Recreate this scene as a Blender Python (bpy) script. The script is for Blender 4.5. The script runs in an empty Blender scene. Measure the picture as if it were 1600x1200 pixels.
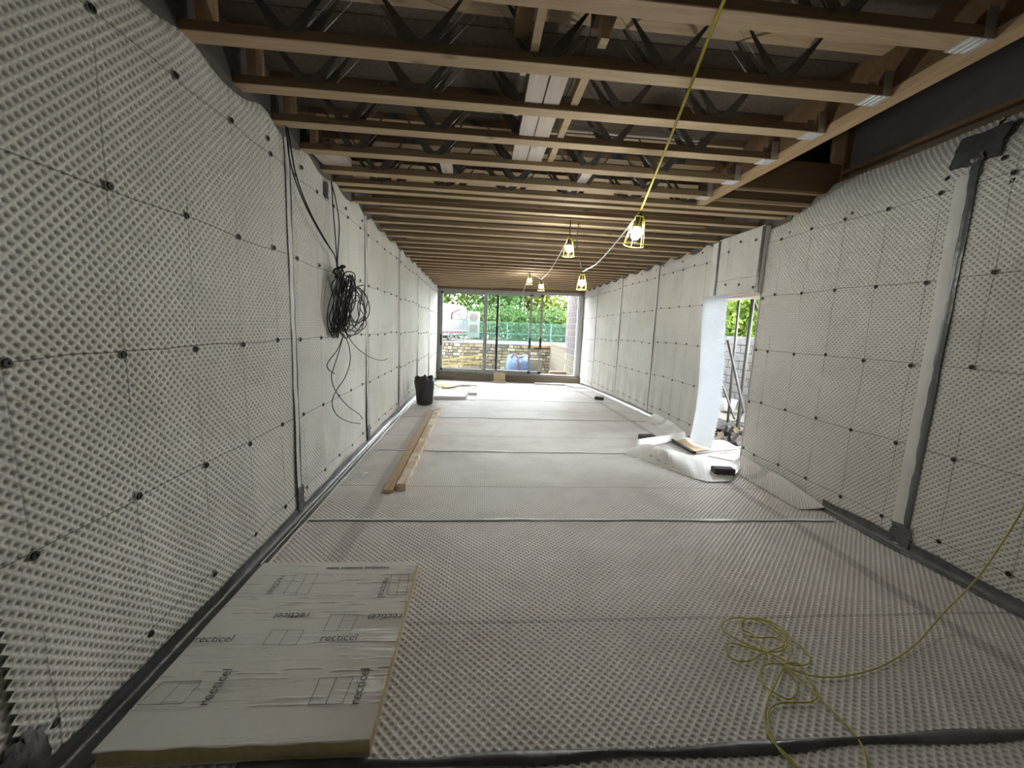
import bpy, math, random
import numpy as np
from mathutils import Matrix, Vector

random.seed(7)
rng = np.random.default_rng(7)
scene = bpy.context.scene
col = scene.collection

# ------------------------------------------------------------------ camera
EYE = 1.6
cam_data = bpy.data.cameras.new('camera')
cam = bpy.data.objects.new('camera', cam_data)
col.objects.link(cam)
_r, _d, _f = [Vector(v) for v in [[0.9963104, -0.0759238, 0.0400137], [0.0285343, -0.1466662, -0.9887744], [0.0809402, 0.986268, -0.1439587]]]
cam.matrix_world = Matrix.Translation((0, 0, EYE)) @ Matrix((_r, -_d, -_f)).transposed().to_4x4()
cam_data.sensor_width = 36.0
cam_data.lens = 627.962 * 36.0 / 1600.0
cam_data.clip_start = 0.02
cam_data.clip_end = 300
scene.camera = cam

# ------------------------------------------------------------------ sky, exposure
world = bpy.data.worlds.new('overcast_sky')
scene.world = world
world.use_nodes = True
bg = world.node_tree.nodes['Background']
bg.inputs['Color'].default_value = (0.93, 0.97, 1.0, 1)
bg.inputs['Strength'].default_value = 19.5
BULB = 310.0
scene.view_settings.view_transform = 'Standard'
scene.view_settings.look = 'None'
scene.view_settings.gamma = 1.0
scene.view_settings.use_curve_mapping = False
scene.view_settings.exposure = 0.55
scene.cycles.use_denoising = True
scene.cycles.max_bounces = 16
scene.cycles.diffuse_bounces = 10
scene.cycles.glossy_bounces = 4
scene.cycles.transparent_max_bounces = 16
scene.cycles.sample_clamp_indirect = 8

# ------------------------------------------------------------------ mesh helpers
class MB:
    def __init__(s):
        s.v = []; s.f = []; s.m = []
    def add(s, verts, faces, mi=0):
        o = len(s.v)
        s.v += [tuple(p) for p in verts]
        s.f += [tuple(i + o for i in f) for f in faces]
        s.m += [mi] * len(faces)
        return s
    def box(s, x0, x1, y0, y1, z0, z1, mi=0, R=None, c=(0, 0, 0)):
        p = [(x0, y0, z0), (x1, y0, z0), (x1, y1, z0), (x0, y1, z0), (x0, y0, z1), (x1, y0, z1), (x1, y1, z1), (x0, y1, z1)]
        if R is not None:
            p = [R @ Vector(q) + Vector(c) for q in p]
        return s.add(p, [(0, 3, 2, 1), (4, 5, 6, 7), (0, 1, 5, 4), (1, 2, 6, 5), (2, 3, 7, 6), (3, 0, 4, 7)], mi)
    def cbox(s, w, d, h, b=0.004, mi=0):
        # box centred in x,y with chamfered edges, base at z = 0
        hx, hy = w / 2, d / 2
        rings = [(hx - b, hy - b, 0), (hx, hy, b), (hx, hy, h - b), (hx - b, hy - b, h)]
        o = []; fs = []
        for rx, ry, z in rings:
            c = b if rx == hx else b * .4
            o += [(rx, -ry + c, z), (rx, ry - c, z), (rx - c, ry, z), (-rx + c, ry, z), (-rx, ry - c, z), (-rx, -ry + c, z), (-rx + c, -ry, z), (rx - c, -ry, z)]
        for k in range(3):
            for i in range(8):
                fs.append((k * 8 + i, k * 8 + (i + 1) % 8, k * 8 + 8 + (i + 1) % 8, k * 8 + 8 + i))
        fs.append(tuple(range(7, -1, -1))); fs.append(tuple(range(24, 32)))
        return s.add(o, fs, mi)
    def tube(s, pts, r, n=6, mi=0, closed=False, r_end=None):
        pts = [Vector(p) for p in pts]
        N = len(pts); o = []; fs = []
        prev = None
        for i, p in enumerate(pts):
            if closed:
                t = pts[(i + 1) % N] - pts[i - 1]
            else:
                t = pts[min(i + 1, N - 1)] - pts[max(i - 1, 0)]
            if t.length < 1e-9: t = Vector((0, 0, 1))
            t.normalize()
            if prev is None:
                a = t.orthogonal().normalized()
            else:
                a = prev - t * prev.dot(t)
                if a.length < 1e-6: a = t.orthogonal()
                a.normalize()
            prev = a
            b = t.cross(a)
            rr = r if r_end is None else r + (r_end - r) * i / max(1, N - 1)
            for k in range(n):
                g = 2 * math.pi * k / n
                o.append(p + (a * math.cos(g) + b * math.sin(g)) * rr)
        M = N if closed else N - 1
        for i in range(M):
            j = (i + 1) % N
            for k in range(n):
                l = (k + 1) % n
                fs.append((i * n + k, i * n + l, j * n + l, j * n + k))
        if not closed:
            fs.append(tuple(range(n - 1, -1, -1)))
            fs.append(tuple((N - 1) * n + k for k in range(n)))
        return s.add(o, fs, mi)
    def lathe(s, prof, n=16, mi=0, c=(0, 0, 0), R=None, fn=None):
        o = []; fs = []
        for i, (r, z) in enumerate(prof):
            for k in range(n):
                g = 2 * math.pi * k / n
                p = Vector((r * math.cos(g), r * math.sin(g), z))
                if fn: p = fn(p, g, i)
                if R is not None: p = R @ p
                o.append(p + Vector(c))
        for i in range(len(prof) - 1):
            for k in range(n):
                l = (k + 1) % n
                fs.append((i * n + k, i * n + l, i * n + n + l, i * n + n + k))
        fs.append(tuple(range(n - 1, -1, -1)))
        fs.append(tuple((len(prof) - 1) * n + k for k in range(n)))
        return s.add(o, fs, mi)
    def grid(s, fn, nu, nv, mi=0):
        o = [fn(i / nu, j / nv) for j in range(nv + 1) for i in range(nu + 1)]
        w = nu + 1
        return s.add(o, [(j * w + i, j * w + i + 1, (j + 1) * w + i + 1, (j + 1) * w + i) for j in range(nv) for i in range(nu)], mi)
    def mesh(s, name, mats=(), smooth=False):
        me = bpy.data.meshes.new(name)
        me.from_pydata(s.v, [], s.f)
        for m in (mats if isinstance(mats, (list, tuple)) else [mats]):
            me.materials.append(m)
        if len(me.materials) > 1:
            me.polygons.foreach_set('material_index', s.m)
        if smooth:
            me.polygons.foreach_set('use_smooth', [True] * len(me.polygons))
        me.update()
        return me
    def build(s, name, mats, parent=None, smooth=False, loc=None, rot=None, scale=None):
        return link(name, s.mesh(name, mats, smooth), parent, loc, rot, scale)

def link(name, me, parent=None, loc=None, rot=None, scale=None):
    o = bpy.data.objects.new(name, me)
    col.objects.link(o)
    if parent is not None: o.parent = parent
    if loc is not None: o.location = loc
    if rot is not None: o.rotation_euler = rot
    if scale is not None: o.scale = scale
    return o

def empty(name, loc=(0, 0, 0), rz=0.0):
    o = bpy.data.objects.new(name, None)
    col.objects.link(o)
    o.empty_display_size = .1
    o.location = loc; o.rotation_euler = (0, 0, rz)
    return o

def tag(o, label=None, cat=None, group=None, kind=None):
    if label: o['label'] = label
    if cat: o['category'] = cat
    if group: o['group'] = group
    if kind: o['kind'] = kind
    return o

def smooth_path(pts, per=6, closed=False):
    P = [Vector(p) for p in pts]; n = len(P); out = []
    for i in range(n if closed else n - 1):
        if closed:
            a, b, c, d = P[i - 1], P[i], P[(i + 1) % n], P[(i + 2) % n]
        else:
            a, b, c, d = P[max(i - 1, 0)], P[i], P[i + 1], P[min(i + 2, n - 1)]
        for k in range(per):
            t = k / per
            out.append(.5 * ((2 * b) + (c - a) * t + (2 * a - 5 * b + 4 * c - d) * t * t + (3 * b - a - 3 * c + d) * t ** 3))
    if not closed: out.append(P[-1])
    return out

# ------------------------------------------------------------------ materials
def new_mat(name):
    m = bpy.data.materials.new(name); m.use_nodes = True
    nt = m.node_tree
    return m, nt, nt.nodes['Principled BSDF']

def N(nt, t, **kw):
    n = nt.nodes.new(t)
    for k, v in kw.items():
        if k.startswith('_'): setattr(n, k[1:], v)
        else: n.inputs[k].default_value = v
    return n

def mathn(nt, op, a, b=None, c=None):
    n = nt.nodes.new('ShaderNodeMath'); n.operation = op
    for i, v in enumerate((a, b, c)):
        if v is None: continue
        if isinstance(v, (int, float)): n.inputs[i].default_value = v
        else: nt.links.new(v, n.inputs[i])
    return n.outputs[0]

def mixc(nt, fac, a, b):
    n = nt.nodes.new('ShaderNodeMix'); n.data_type = 'RGBA'
    for i, v in ((0, fac), (6, a), (7, b)):
        if isinstance(v, (int, float)): n.inputs[i].default_value = v
        elif isinstance(v, tuple): n.inputs[i].default_value = (*v, 1)
        else: nt.links.new(v, n.inputs[i])
    return n.outputs[2]

def ramp(nt, val, lo, hi):
    n = nt.nodes.new('ShaderNodeMapRange'); n.clamp = True
    nt.links.new(val, n.inputs[0]); n.inputs[1].default_value = lo; n.inputs[2].default_value = hi
    return n.outputs[0]

def objc(nt, scale=(1, 1, 1)):
    t = nt.nodes.new('ShaderNodeTexCoord'); m = nt.nodes.new('ShaderNodeMapping')
    nt.links.new(t.outputs['Object'], m.inputs[0]); m.inputs['Scale'].default_value = scale
    return m.outputs[0]

def noise(nt, vec, scale=5, detail=3, rough=.5, dist=0):
    n = nt.nodes.new('ShaderNodeTexNoise')
    nt.links.new(vec, n.inputs['Vector'])
    n.inputs['Scale'].default_value = scale; n.inputs['Detail'].default_value = detail
    n.inputs['Roughness'].default_value = rough; n.inputs['Distortion'].default_value = dist
    return n.outputs[0]

def bump(nt, bs, h, strength=.3, dist=.01):
    b = nt.nodes.new('ShaderNodeBump'); b.inputs['Strength'].default_value = strength; b.inputs['Distance'].default_value = dist
    nt.links.new(h, b.inputs['Height']); nt.links.new(b.outputs[0], bs.inputs['Normal'])

def plain(name, c, rough=.6, metal=0.0, var=.12, scale=6, bmp=0.0, spec=.5, stretch=(1, 1, 1)):
    m, nt, bs = new_mat(name)
    v = objc(nt, stretch); n = noise(nt, v, scale, 4, .6)
    lo = tuple(x * (1 - var) for x in c); hi = tuple(min(1, x * (1 + var)) for x in c)
    nt.links.new(mixc(nt, ramp(nt, n, .3, .7), lo, hi), bs.inputs['Base Color'])
    bs.inputs['Roughness'].default_value = rough; bs.inputs['Metallic'].default_value = metal
    bs.inputs['Specular IOR Level'].default_value = spec
    if bmp: bump(nt, bs, n, bmp, .01)
    return m

def wood(name, c, c2, axis=0, knots=True, rough=.75, stain=None, amt=.35):
    m, nt, bs = new_mat(name)
    inf = nt.nodes.new('ShaderNodeObjectInfo')
    t = nt.nodes.new('ShaderNodeTexCoord')
    off = nt.nodes.new('ShaderNodeVectorMath'); off.operation = 'ADD'
    sc = nt.nodes.new('ShaderNodeVectorMath'); sc.operation = 'SCALE'
    cmb = nt.nodes.new('ShaderNodeCombineXYZ')
    for i in range(3): nt.links.new(inf.outputs['Random'], cmb.inputs[i])
    nt.links.new(cmb.outputs[0], sc.inputs[0]); sc.inputs['Scale'].default_value = 37
    nt.links.new(t.outputs['Object'], off.inputs[0]); nt.links.new(sc.outputs[0], off.inputs[1])
    mp = nt.nodes.new('ShaderNodeMapping'); nt.links.new(off.outputs[0], mp.inputs[0])
    s = [14, 14, 14]; s[axis] = .9
    mp.inputs['Scale'].default_value = s
    g = noise(nt, mp.outputs[0], 3.0, 5, .6, .6)
    colr = mixc(nt, ramp(nt, g, .3, .72), c, c2)
    if knots:
        mp2 = nt.nodes.new('ShaderNodeMapping'); nt.links.new(off.outputs[0], mp2.inputs[0])
        s2 = [9, 9, 9]; s2[axis] = 4.5
        mp2.inputs['Scale'].default_value = s2
        vo = nt.nodes.new('ShaderNodeTexVoronoi'); nt.links.new(mp2.outputs[0], vo.inputs['Vector']); vo.inputs['Scale'].default_value = .55
        k = ramp(nt, vo.outputs['Distance'], .13, .05)
        colr = mixc(nt, mathn(nt, 'MULTIPLY', k, .75), colr, tuple(x * .35 for x in c))
    lg = noise(nt, off.outputs[0], 1.7 if amt < .5 else 4.5, 3, .5)
    colr = mixc(nt, mathn(nt, 'MULTIPLY', ramp(nt, lg, .45, .62 if amt > .5 else .8), amt), colr, stain or tuple(x * .6 for x in c))
    nt.links.new(colr, bs.inputs['Base Color'])
    bs.inputs['Roughness'].default_value = rough
    bs.inputs['Specular IOR Level'].default_value = .25
    bump(nt, bs, g, .2, .004)
    return m

def membrane_mat(name, c, u0=None, up=.41, v0=.2, vp=.615, bands=(), blot=(.33, .31, .27), blot_amt=.35, crease=None, rough=.42):
    # moulded plastic sheet; the marker lines drawn through the fixings follow the sheet's own coordinates
    m, nt, bs = new_mat(name)
    t = nt.nodes.new('ShaderNodeTexCoord')
    sep = nt.nodes.new('ShaderNodeSeparateXYZ'); nt.links.new(t.outputs['Object'], sep.inputs[0])
    inf = nt.nodes.new('ShaderNodeObjectInfo')
    v4 = nt.nodes.new('ShaderNodeVectorMath'); v4.operation = 'ADD'
    cmb = nt.nodes.new('ShaderNodeCombineXYZ')
    r50 = mathn(nt, 'MULTIPLY', inf.outputs['Random'], 50.0)
    nt.links.new(r50, cmb.inputs[0]); nt.links.new(r50, cmb.inputs[2])
    nt.links.new(t.outputs['Object'], v4.inputs[0]); nt.links.new(cmb.outputs[0], v4.inputs[1])
    n1 = noise(nt, v4.outputs[0], 1.3, 5, .62, .4)
    colr = mixc(nt, mathn(nt, 'MULTIPLY', ramp(nt, n1, .42, .75), blot_amt), c, blot)
    n2 = noise(nt, v4.outputs[0], .8, 2, .5)
    colr = mixc(nt, mathn(nt, 'MULTIPLY', ramp(nt, n2, .5, .75), .22), colr, (c[0] * 1.0, c[1] * .9, c[2] * .86))
    if u0 is not None:
        wob = mathn(nt, 'MULTIPLY', mathn(nt, 'SUBTRACT', noise(nt, v4.outputs[0], 2.0, 2, .5), .5), .05)
        def line(out, o, p):
            a = mathn(nt, 'ADD', out, wob)
            w = mathn(nt, 'WRAP', mathn(nt, 'SUBTRACT', a, o), p / 2, -p / 2)
            return ramp(nt, mathn(nt, 'ABSOLUTE', w), .0042, .0022)
        lu = line(sep.outputs[0], u0, up); lv = line(sep.outputs[1], v0, vp)
        # the vertical strokes stop short of the next row here and there
        brk = ramp(nt, noise(nt, v4.outputs[0], 1.9, 2, .5), .40, .5)
        lu = mathn(nt, 'MULTIPLY', lu, brk)
        ln = mathn(nt, 'MULTIPLY', mathn(nt, 'MAXIMUM', mathn(nt, 'MULTIPLY', lu, .75), lv), .62)
        colr = mixc(nt, ln, colr, (.045, .043, .04))
    for (bx, bw, amt) in bands:
        w = mathn(nt, 'ADD', sep.outputs[0], mathn(nt, 'MULTIPLY', mathn(nt, 'SUBTRACT', n2, .5), .12))
        d = mathn(nt, 'ABSOLUTE', mathn(nt, 'SUBTRACT', w, bx))
        colr = mixc(nt, mathn(nt, 'MULTIPLY', ramp(nt, d, bw, bw * .6), amt), colr, (.12, .115, .11))
    if crease is not None:
        w = mathn(nt, 'ADD', sep.outputs[1], mathn(nt, 'MULTIPLY', mathn(nt, 'SUBTRACT', n2, .5), .05))
        d = mathn(nt, 'ABSOLUTE', mathn(nt, 'SUBTRACT', w, crease))
        colr = mixc(nt, mathn(nt, 'MULTIPLY', ramp(nt, d, .016, .004), .40), colr, (.16, .13, .12))  # crease shade put into the colour as a dark line
    nt.links.new(colr, bs.inputs['Base Color'])
    bs.inputs['Roughness'].default_value = rough
    bs.inputs['Specular IOR Level'].default_value = .35
    return m

WALLC = (.735, .728, .685)
M_wallL = membrane_mat('membrane_left', WALLC, u0=.12, up=.41)
M_wallR = membrane_mat('membrane_right', WALLC, u0=.24, up=.40)
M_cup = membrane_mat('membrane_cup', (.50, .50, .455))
M_memb = membrane_mat('membrane_plain', (.80, .81, .79))
M_floor = membrane_mat('membrane_floor', (.86, .845, .84), blot=(.46, .425, .41), blot_amt=.50, bands=((.50, .075, .24), (4.17, .06, .30)), crease=.74, rough=.4)
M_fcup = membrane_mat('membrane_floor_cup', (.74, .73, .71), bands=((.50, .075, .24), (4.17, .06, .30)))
M_concrete = plain('concrete', (.33, .32, .30), .9, bmp=.2)
M_darkblock = plain('dark_block', (.12, .11, .10), .9, bmp=.4, scale=9)
M_chord = wood('joist_timber', (.54, .42, .275), (.42, .31, .19), 0)
M_chordside = wood('joist_shaded_side', (.26, .185, .105), (.19, .13, .07), 0)  # browner than the underside: shade put into the colour of the chord sides
M_trim = wood('trimmer_timber', (.55, .40, .24), (.42, .29, .16), 1)
M_stud = wood('stud_timber', (.50, .35, .21), (.38, .25, .14), 2)
M_ply = wood('brown_ply', (.19, .12, .065), (.13, .08, .04), 0, knots=True)
M_pale = wood('pale_board', (.66, .60, .54), (.52, .46, .41), 1, stain=(.45, .3, .16))
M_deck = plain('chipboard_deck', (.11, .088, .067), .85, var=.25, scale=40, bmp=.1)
M_galv = plain('galvanised', (.28, .285, .29), .38, metal=.85, var=.2, scale=20)
M_hanger = plain('hanger_steel', (.62, .63, .65), .35, metal=.7, var=.1, scale=20)
M_tape = plain('grey_butyl_tape', (.085, .087, .092), .28, var=.3, scale=14, bmp=.5, spec=.8)
M_seam = plain('seam_highlight', (.90, .91, .92), .25, var=.05, bmp=.3, scale=20)  # white puts the window's highlights on the tape into the colour
M_foiltape = plain('silver_tape', (.66, .67, .69), .20, metal=.45, var=.2, scale=16, bmp=.6)
M_whitetape = plain('white_tape', (.66, .66, .63), .5, var=.08)
M_plug = plain('black_plug', (.018, .016, .015), .5)
M_plugring = plain('plug_ring', (.30, .28, .25), .5)
M_cable = plain('black_cable', (.012, .011, .013), .45)
M_yellow = plain('yellow_cord', (.62, .55, .05), .5)
M_string = plain('olive_string', (.55, .53, .16), .7)
M_cage = plain('cage_yellow', (.80, .72, .12), .45)
M_black = plain('black_plastic', (.02, .02, .021), .45)
M_frame = plain('window_frame_grey', (.30, .30, .30), .45, var=.08)
M_sill = wood('sill_timber', (.20, .165, .125), (.13, .105, .08), 0)
M_batten = wood('batten_timber', (.62, .47, .30), (.50, .36, .22), 1, stain=(.70, .64, .54))
M_batten2 = wood('plastered_batten', (.66, .55, .40), (.50, .37, .23), 1, stain=(.82, .79, .72), amt=.85)
M_brick = plain('dark_brick', (.065, .06, .06), .9, scale=25, bmp=.4)
M_foam = plain('foam_edge', (.46, .39, .22), .9, scale=30, bmp=.2)
M_print = plain('print_ink', (.11, .11, .11), .6)
M_white = plain('white_board', (.80, .82, .84), .6, var=.05)

def emit(name, c, s):
    m = bpy.data.materials.new(name); m.use_nodes = True; nt = m.node_tree
    nt.nodes.clear(); e = nt.nodes.new('ShaderNodeEmission'); o = nt.nodes.new('ShaderNodeOutputMaterial')
    e.inputs[0].default_value = (*c, 1); e.inputs[1].default_value = s
    nt.links.new(e.outputs[0], o.inputs[0]); return m
M_bulb = emit('lit_bulb', (1, .985, .93), BULB)

def glass_mat():
    m = bpy.data.materials.new('clear_glass'); m.use_nodes = True; nt = m.node_tree; nt.nodes.clear()
    o = nt.nodes.new('ShaderNodeOutputMaterial'); mx = nt.nodes.new('ShaderNodeMixShader')
    t = nt.nodes.new('ShaderNodeBsdfTransparent'); g = nt.nodes.new('ShaderNodeBsdfGlossy'); fr = nt.nodes.new('ShaderNodeFresnel')
    t.inputs[0].default_value = (.955, .975, .965, 1); g.inputs['Roughness'].default_value = .02; fr.inputs[0].default_value = 1.35
    nt.links.new(fr.outputs[0], mx.inputs[0]); nt.links.new(t.outputs[0], mx.inputs[1]); nt.links.new(g.outputs[0], mx.inputs[2]); nt.links.new(mx.outputs[0], o.inputs[0])
    return m
M_glass = glass_mat()

def foil_mat():
    m, nt, bs = new_mat('crinkled_foil')
    v = objc(nt, (1.2, 16, 1)); n = noise(nt, v, 2.2, 6, .72, .3)
    v2 = objc(nt, (5, 9, 1)); n2 = noise(nt, v2, 4.0, 4, .6)
    bands = noise(nt, objc(nt, (.05, 5.5, 1)), 1.0, 1, .5)
    amp = ramp(nt, bands, .45, .62)
    h = mathn(nt, 'ADD', mathn(nt, 'MULTIPLY', mathn(nt, 'MULTIPLY', ramp(nt, n, .52, .68), amp), 1.0), mathn(nt, 'MULTIPLY', n2, .12))
    nt.links.new(mixc(nt, n2, (.82, .82, .815), (.88, .88, .87)), bs.inputs['Base Color'])
    bs.inputs['Metallic'].default_value = .55; bs.inputs['Roughness'].default_value = .30
    bump(nt, bs, h, .5, .008)
    return m
M_foil = foil_mat()

# ------------------------------------------------------------------ room dimensions
XL, XR = -1.424, 3.28
def zf(Y): return -.25 * ((Y - 5) / 8) ** 2 if Y > 5 else 0.0          # slab falls a little towards the glazing
def zc(Y): return 2.9 - (.012 * (Y - 3) if Y > 3 else 0)                # underside of the joists
END_L, END_R = 13.6, 12.95
def yend(x): return END_L + (END_R - END_L) * (x - XL) / (XR - XL)

# ------------------------------------------------------------------ dimpled sheet
def dimple_mesh(name, W, Hh, mats, deform=None, s=.0290, r0=.0092, r1=.0070, depth=.0062):
    k = int((W + Hh) / s) + 4
    I, J = np.meshgrid(np.arange(-k, k), np.arange(-k, k), indexing='ij')
    I = I.ravel(); J = J.ravel(); q = s / math.sqrt(2)
    cx = (I - J) * q; cy = (I + J) * q
    ok = (cx > q * .3) & (cx < W - q * .3) & (cy > q * .3) & (cy < Hh - q * .3)
    I, J, cx, cy = I[ok], J[ok], cx[ok], cy[ok]; n = len(I)
    B = 4 * k
    cor = np.stack([(I + 1) * B + (J + 1), I * B + (J + 1), I * B + J, (I + 1) * B + J], 1)
    uq, inv = np.unique(cor.ravel(), return_inverse=True); inv = inv.reshape(-1, 4)
    ci = np.round(uq / B).astype(int); cj = uq - ci * B
    ex = (ci - .5 - (cj - .5)) * q; ey = (ci - .5 + cj - .5) * q
    nc = len(uq)
    ang = np.arange(8) * math.pi / 4 + math.pi / 4
    ca, sa = np.cos(ang), np.sin(ang)
    rim = np.stack([cx[:, None] + r0 * ca, cy[:, None] + r0 * sa, np.zeros((n, 8))], 2).reshape(-1, 3)
    bot = np.stack([cx[:, None] + r1 * ca, cy[:, None] + r1 * sa, np.full((n, 8), -depth)], 2).reshape(-1, 3)
    V = np.concatenate([np.stack([ex, ey, np.zeros(nc)], 1), rim, bot])
    V[:, 0] = np.clip(V[:, 0], 0, W); V[:, 1] = np.clip(V[:, 1], 0, Hh)
    if deform is not None: V = deform(V)
    o = nc + np.arange(n)[:, None] * 8 + np.arange(8)
    b = o + n * 8
    tris = []
    for g in range(4):
        tris += [np.stack([o[:, 2 * g], inv[:, g], o[:, 2 * g + 1]], 1),
                 np.stack([o[:, 2 * g + 1], inv[:, g], o[:, (2 * g + 2) % 8]], 1),
                 np.stack([inv[:, g], inv[:, (g + 1) % 4], o[:, (2 * g + 2) % 8]], 1)]
    tris = np.concatenate(tris)
    quads = np.concatenate([np.stack([o[:, g], o[:, (g + 1) % 8], b[:, (g + 1) % 8], b[:, g]], 1) for g in range(8)])
    loops = np.concatenate([tris.ravel(), quads.ravel(), b.ravel()]).astype(np.int32)
    nt_, nq, nb = len(tris), len(quads), n
    starts = np.concatenate([np.arange(nt_) * 3, nt_ * 3 + np.arange(nq) * 4, nt_ * 3 + nq * 4 + np.arange(nb) * 8]).astype(np.int32)
    me = bpy.data.meshes.new(name)
    me.vertices.add(len(V)); me.vertices.foreach_set('co', V.astype(np.float32).ravel())
    me.loops.add(len(loops)); me.loops.foreach_set('vertex_index', loops)
    me.polygons.add(len(starts)); me.polygons.foreach_set('loop_start', starts)
    for m in mats: me.materials.append(m)
    mi = np.zeros(len(starts), np.int32); mi[nt_ + nq:] = 1
    me.polygons.foreach_set('material_index', mi)
    me.update(calc_edges=True); me.validate()
    return me

def wall_deform(V):
    u, v = V[:, 0], V[:, 1]
    V[:, 2] += .006 * np.sin(u * 5.1 + 1.3 * np.sin(v * 1.7)) * np.sin(v * 2.3 + .6) + .012 * np.exp(-((v - .35) / .3) ** 2) * np.sin(u * 15) * .6
    V[:, 2] += .004
    t = np.clip(v - 2.82, 0, 1)
    V[:, 2] -= 2.2 * t * t + .25 * t * (1 + np.sin(u * 9.3 + 1))
    return V
def wall_deform_lip(V):
    u, v = V[:, 0], V[:, 1]
    V[:, 2] += .006 * np.sin(u * 4.1 + 1.3 * np.sin(v * 1.7)) * np.sin(v * 2.3 + .6) + .004
    t = np.clip(v - 2.68, 0, 1)
    V[:, 2] -= 1.0 * t * t
    return V
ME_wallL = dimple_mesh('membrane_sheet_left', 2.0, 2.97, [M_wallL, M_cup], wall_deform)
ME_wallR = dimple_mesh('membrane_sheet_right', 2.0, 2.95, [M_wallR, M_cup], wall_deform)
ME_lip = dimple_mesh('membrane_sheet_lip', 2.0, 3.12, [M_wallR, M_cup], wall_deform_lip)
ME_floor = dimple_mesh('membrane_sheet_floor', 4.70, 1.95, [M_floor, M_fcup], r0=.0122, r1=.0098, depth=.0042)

RL = Matrix(((0, 0, 1, 0), (1, 0, 0, 0), (0, 1, 0, 0), (0, 0, 0, 1)))     # sheet x -> +Y, y -> +Z, normal +X
RR = Matrix(((0, 0, -1, 0), (-1, 0, 0, 0), (0, 1, 0, 0), (0, 0, 0, 1)))   # sheet x -> -Y, y -> +Z, normal -X

# ------------------------------------------------------------------ walls, floor, back
def strip_wall(name, x0, x1, ys, ztop, mat):
    mb = MB()
    for a, b in zip(ys[:-1], ys[1:]):
        p = [(x0, a, zf(a) - .3), (x1, a, zf(a) - .3), (x1, b, zf(b) - .3), (x0, b, zf(b) - .3), (x0, a, ztop), (x1, a, ztop), (x1, b, ztop), (x0, b, ztop)]
        mb.add(p, [(0, 3, 2, 1), (4, 5, 6, 7), (0, 1, 5, 4), (1, 2, 6, 5), (2, 3, 7, 6), (3, 0, 4, 7)])
    return mb

wall_left = strip_wall('wall_left', XL - .25, XL - .018, [-2.4, 5, 9, 14.0], 3.24, M_concrete).build('wall_left', M_darkblock)
tag(wall_left, 'left wall lined with white dimpled drainage membrane', kind='structure')

D0, D1, DZ = 4.60, 5.72, 2.08                                              # doorway in the right wall
mb = strip_wall('wall_right', XR + .018, XR + .25, [-2.4, D0], 2.72, M_concrete)
mb2 = strip_wall('wall_right', XR + .018, XR + .25, [D1, 9, 13.3], 3.24, M_concrete)
mb.add(mb2.v, mb2.f); mb.box(XR + .018, XR + .25, D0, D1, DZ + .03, 3.24)
mb.box(XR + .018, XR + .25, 4.3, D0, 2.72, 3.24)
wall_right = mb.build('wall_right', M_darkblock)
tag(wall_right, 'right wall lined with dimpled membrane and pierced by a doorway', kind='structure')

wall_back = MB().box(XL - .25, XR + .5, -2.5, -2.3, -.3, 4.4).build('wall_back', M_memb)
tag(wall_back, 'plain end wall of the room', kind='structure')

fl = MB()
ys = [-2.4, 1.27, 3.1, 4.95, 6.85, 8.8, 10.75, 13.8]
fl.grid(lambda u, v: (XL - .2 + u * (XR - XL + .4), -2.4 + v * 16.2, zf(-2.4 + v * 16.2) - .02), 1, 24)
floor = fl.build('floor', M_concrete)
tag(floor, 'floor laid with sheets of white dimpled membrane', kind='structure')
starts = [-.66, 1.275, 3.14, 4.95, 6.85, 8.78, 10.70, 12.5]
for k, y in enumerate(starts):
    y2 = (starts + [14.4])[k + 1]
    L = min(y2, 13.7) - y
    o = link('membrane_sheet', ME_floor, floor, (XL + .002, y - .01, zf(y)))
    o.rotation_euler = (math.atan2(zf(min(y2, 13.7)) - zf(y), L), 0, 0)
    o.scale = (1, (L + .03) / 1.95, 1)

left_seams = [-.81, 1.19, 3.19, 5.17, 7.19, 9.26, 11.3, 13.35]
ME_plug = None
def plug_mesh():
    mb = MB()
    mb.lathe([(.0185, 0), (.0185, .002), (.0165, .0035), (.0165, .0035)], 14, 1)
    mb.lathe([(.0145, .002), (.0145, .0065), (.012, .009), (.0055, .009), (.0045, .0055)], 14, 0)
    return mb.mesh('plug', [M_plug, M_plugring])
ME_plug = plug_mesh()
ROWS = [.2, .815, 1.43, 2.045, 2.66]
def plug_at(wall, x, y, z, side, s=1.0):
    o = link('fixing_plug', ME_plug, wall)
    o.matrix_local = Matrix.Translation((x, y, z)) @ Matrix.Rotation(side * math.pi / 2, 4, 'Y') @ Matrix.Diagonal((s, s, 1, 1))
    return o

for a, b in zip(left_seams[:-1], left_seams[1:]):
    o = link('membrane_sheet', ME_wallL, wall_left)
    sc = (b - a + (.035 if b < 1.2 else 0)) / 2.0; z0 = zf((a + b) / 2) + .004; sz = (zc((a + b) / 2) - z0) / 2.9
    o.matrix_local = Matrix.Translation((XL, a, z0)) @ RL @ Matrix.Diagonal((sc, sz, 1, 1))
    if b < 1.2: continue
    for k in range(5):
        for r in ROWS:
            y = a + (.12 + .41 * k) * sc
            if y > 13.2: continue
            plug_at(wall_left, XL + .008, y + random.uniform(-.012, .012), z0 + r * sz + random.uniform(-.015, .015), 1)
for (x, y, z) in [(-1.41, 2.924, 2.737), (-1.41, 3.425, 2.739), (-1.41, 4.453, 2.716), (-1.41, 5.016, 2.733)]:
    plug_at(wall_left, XL + .010, y, z, 1)

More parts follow.
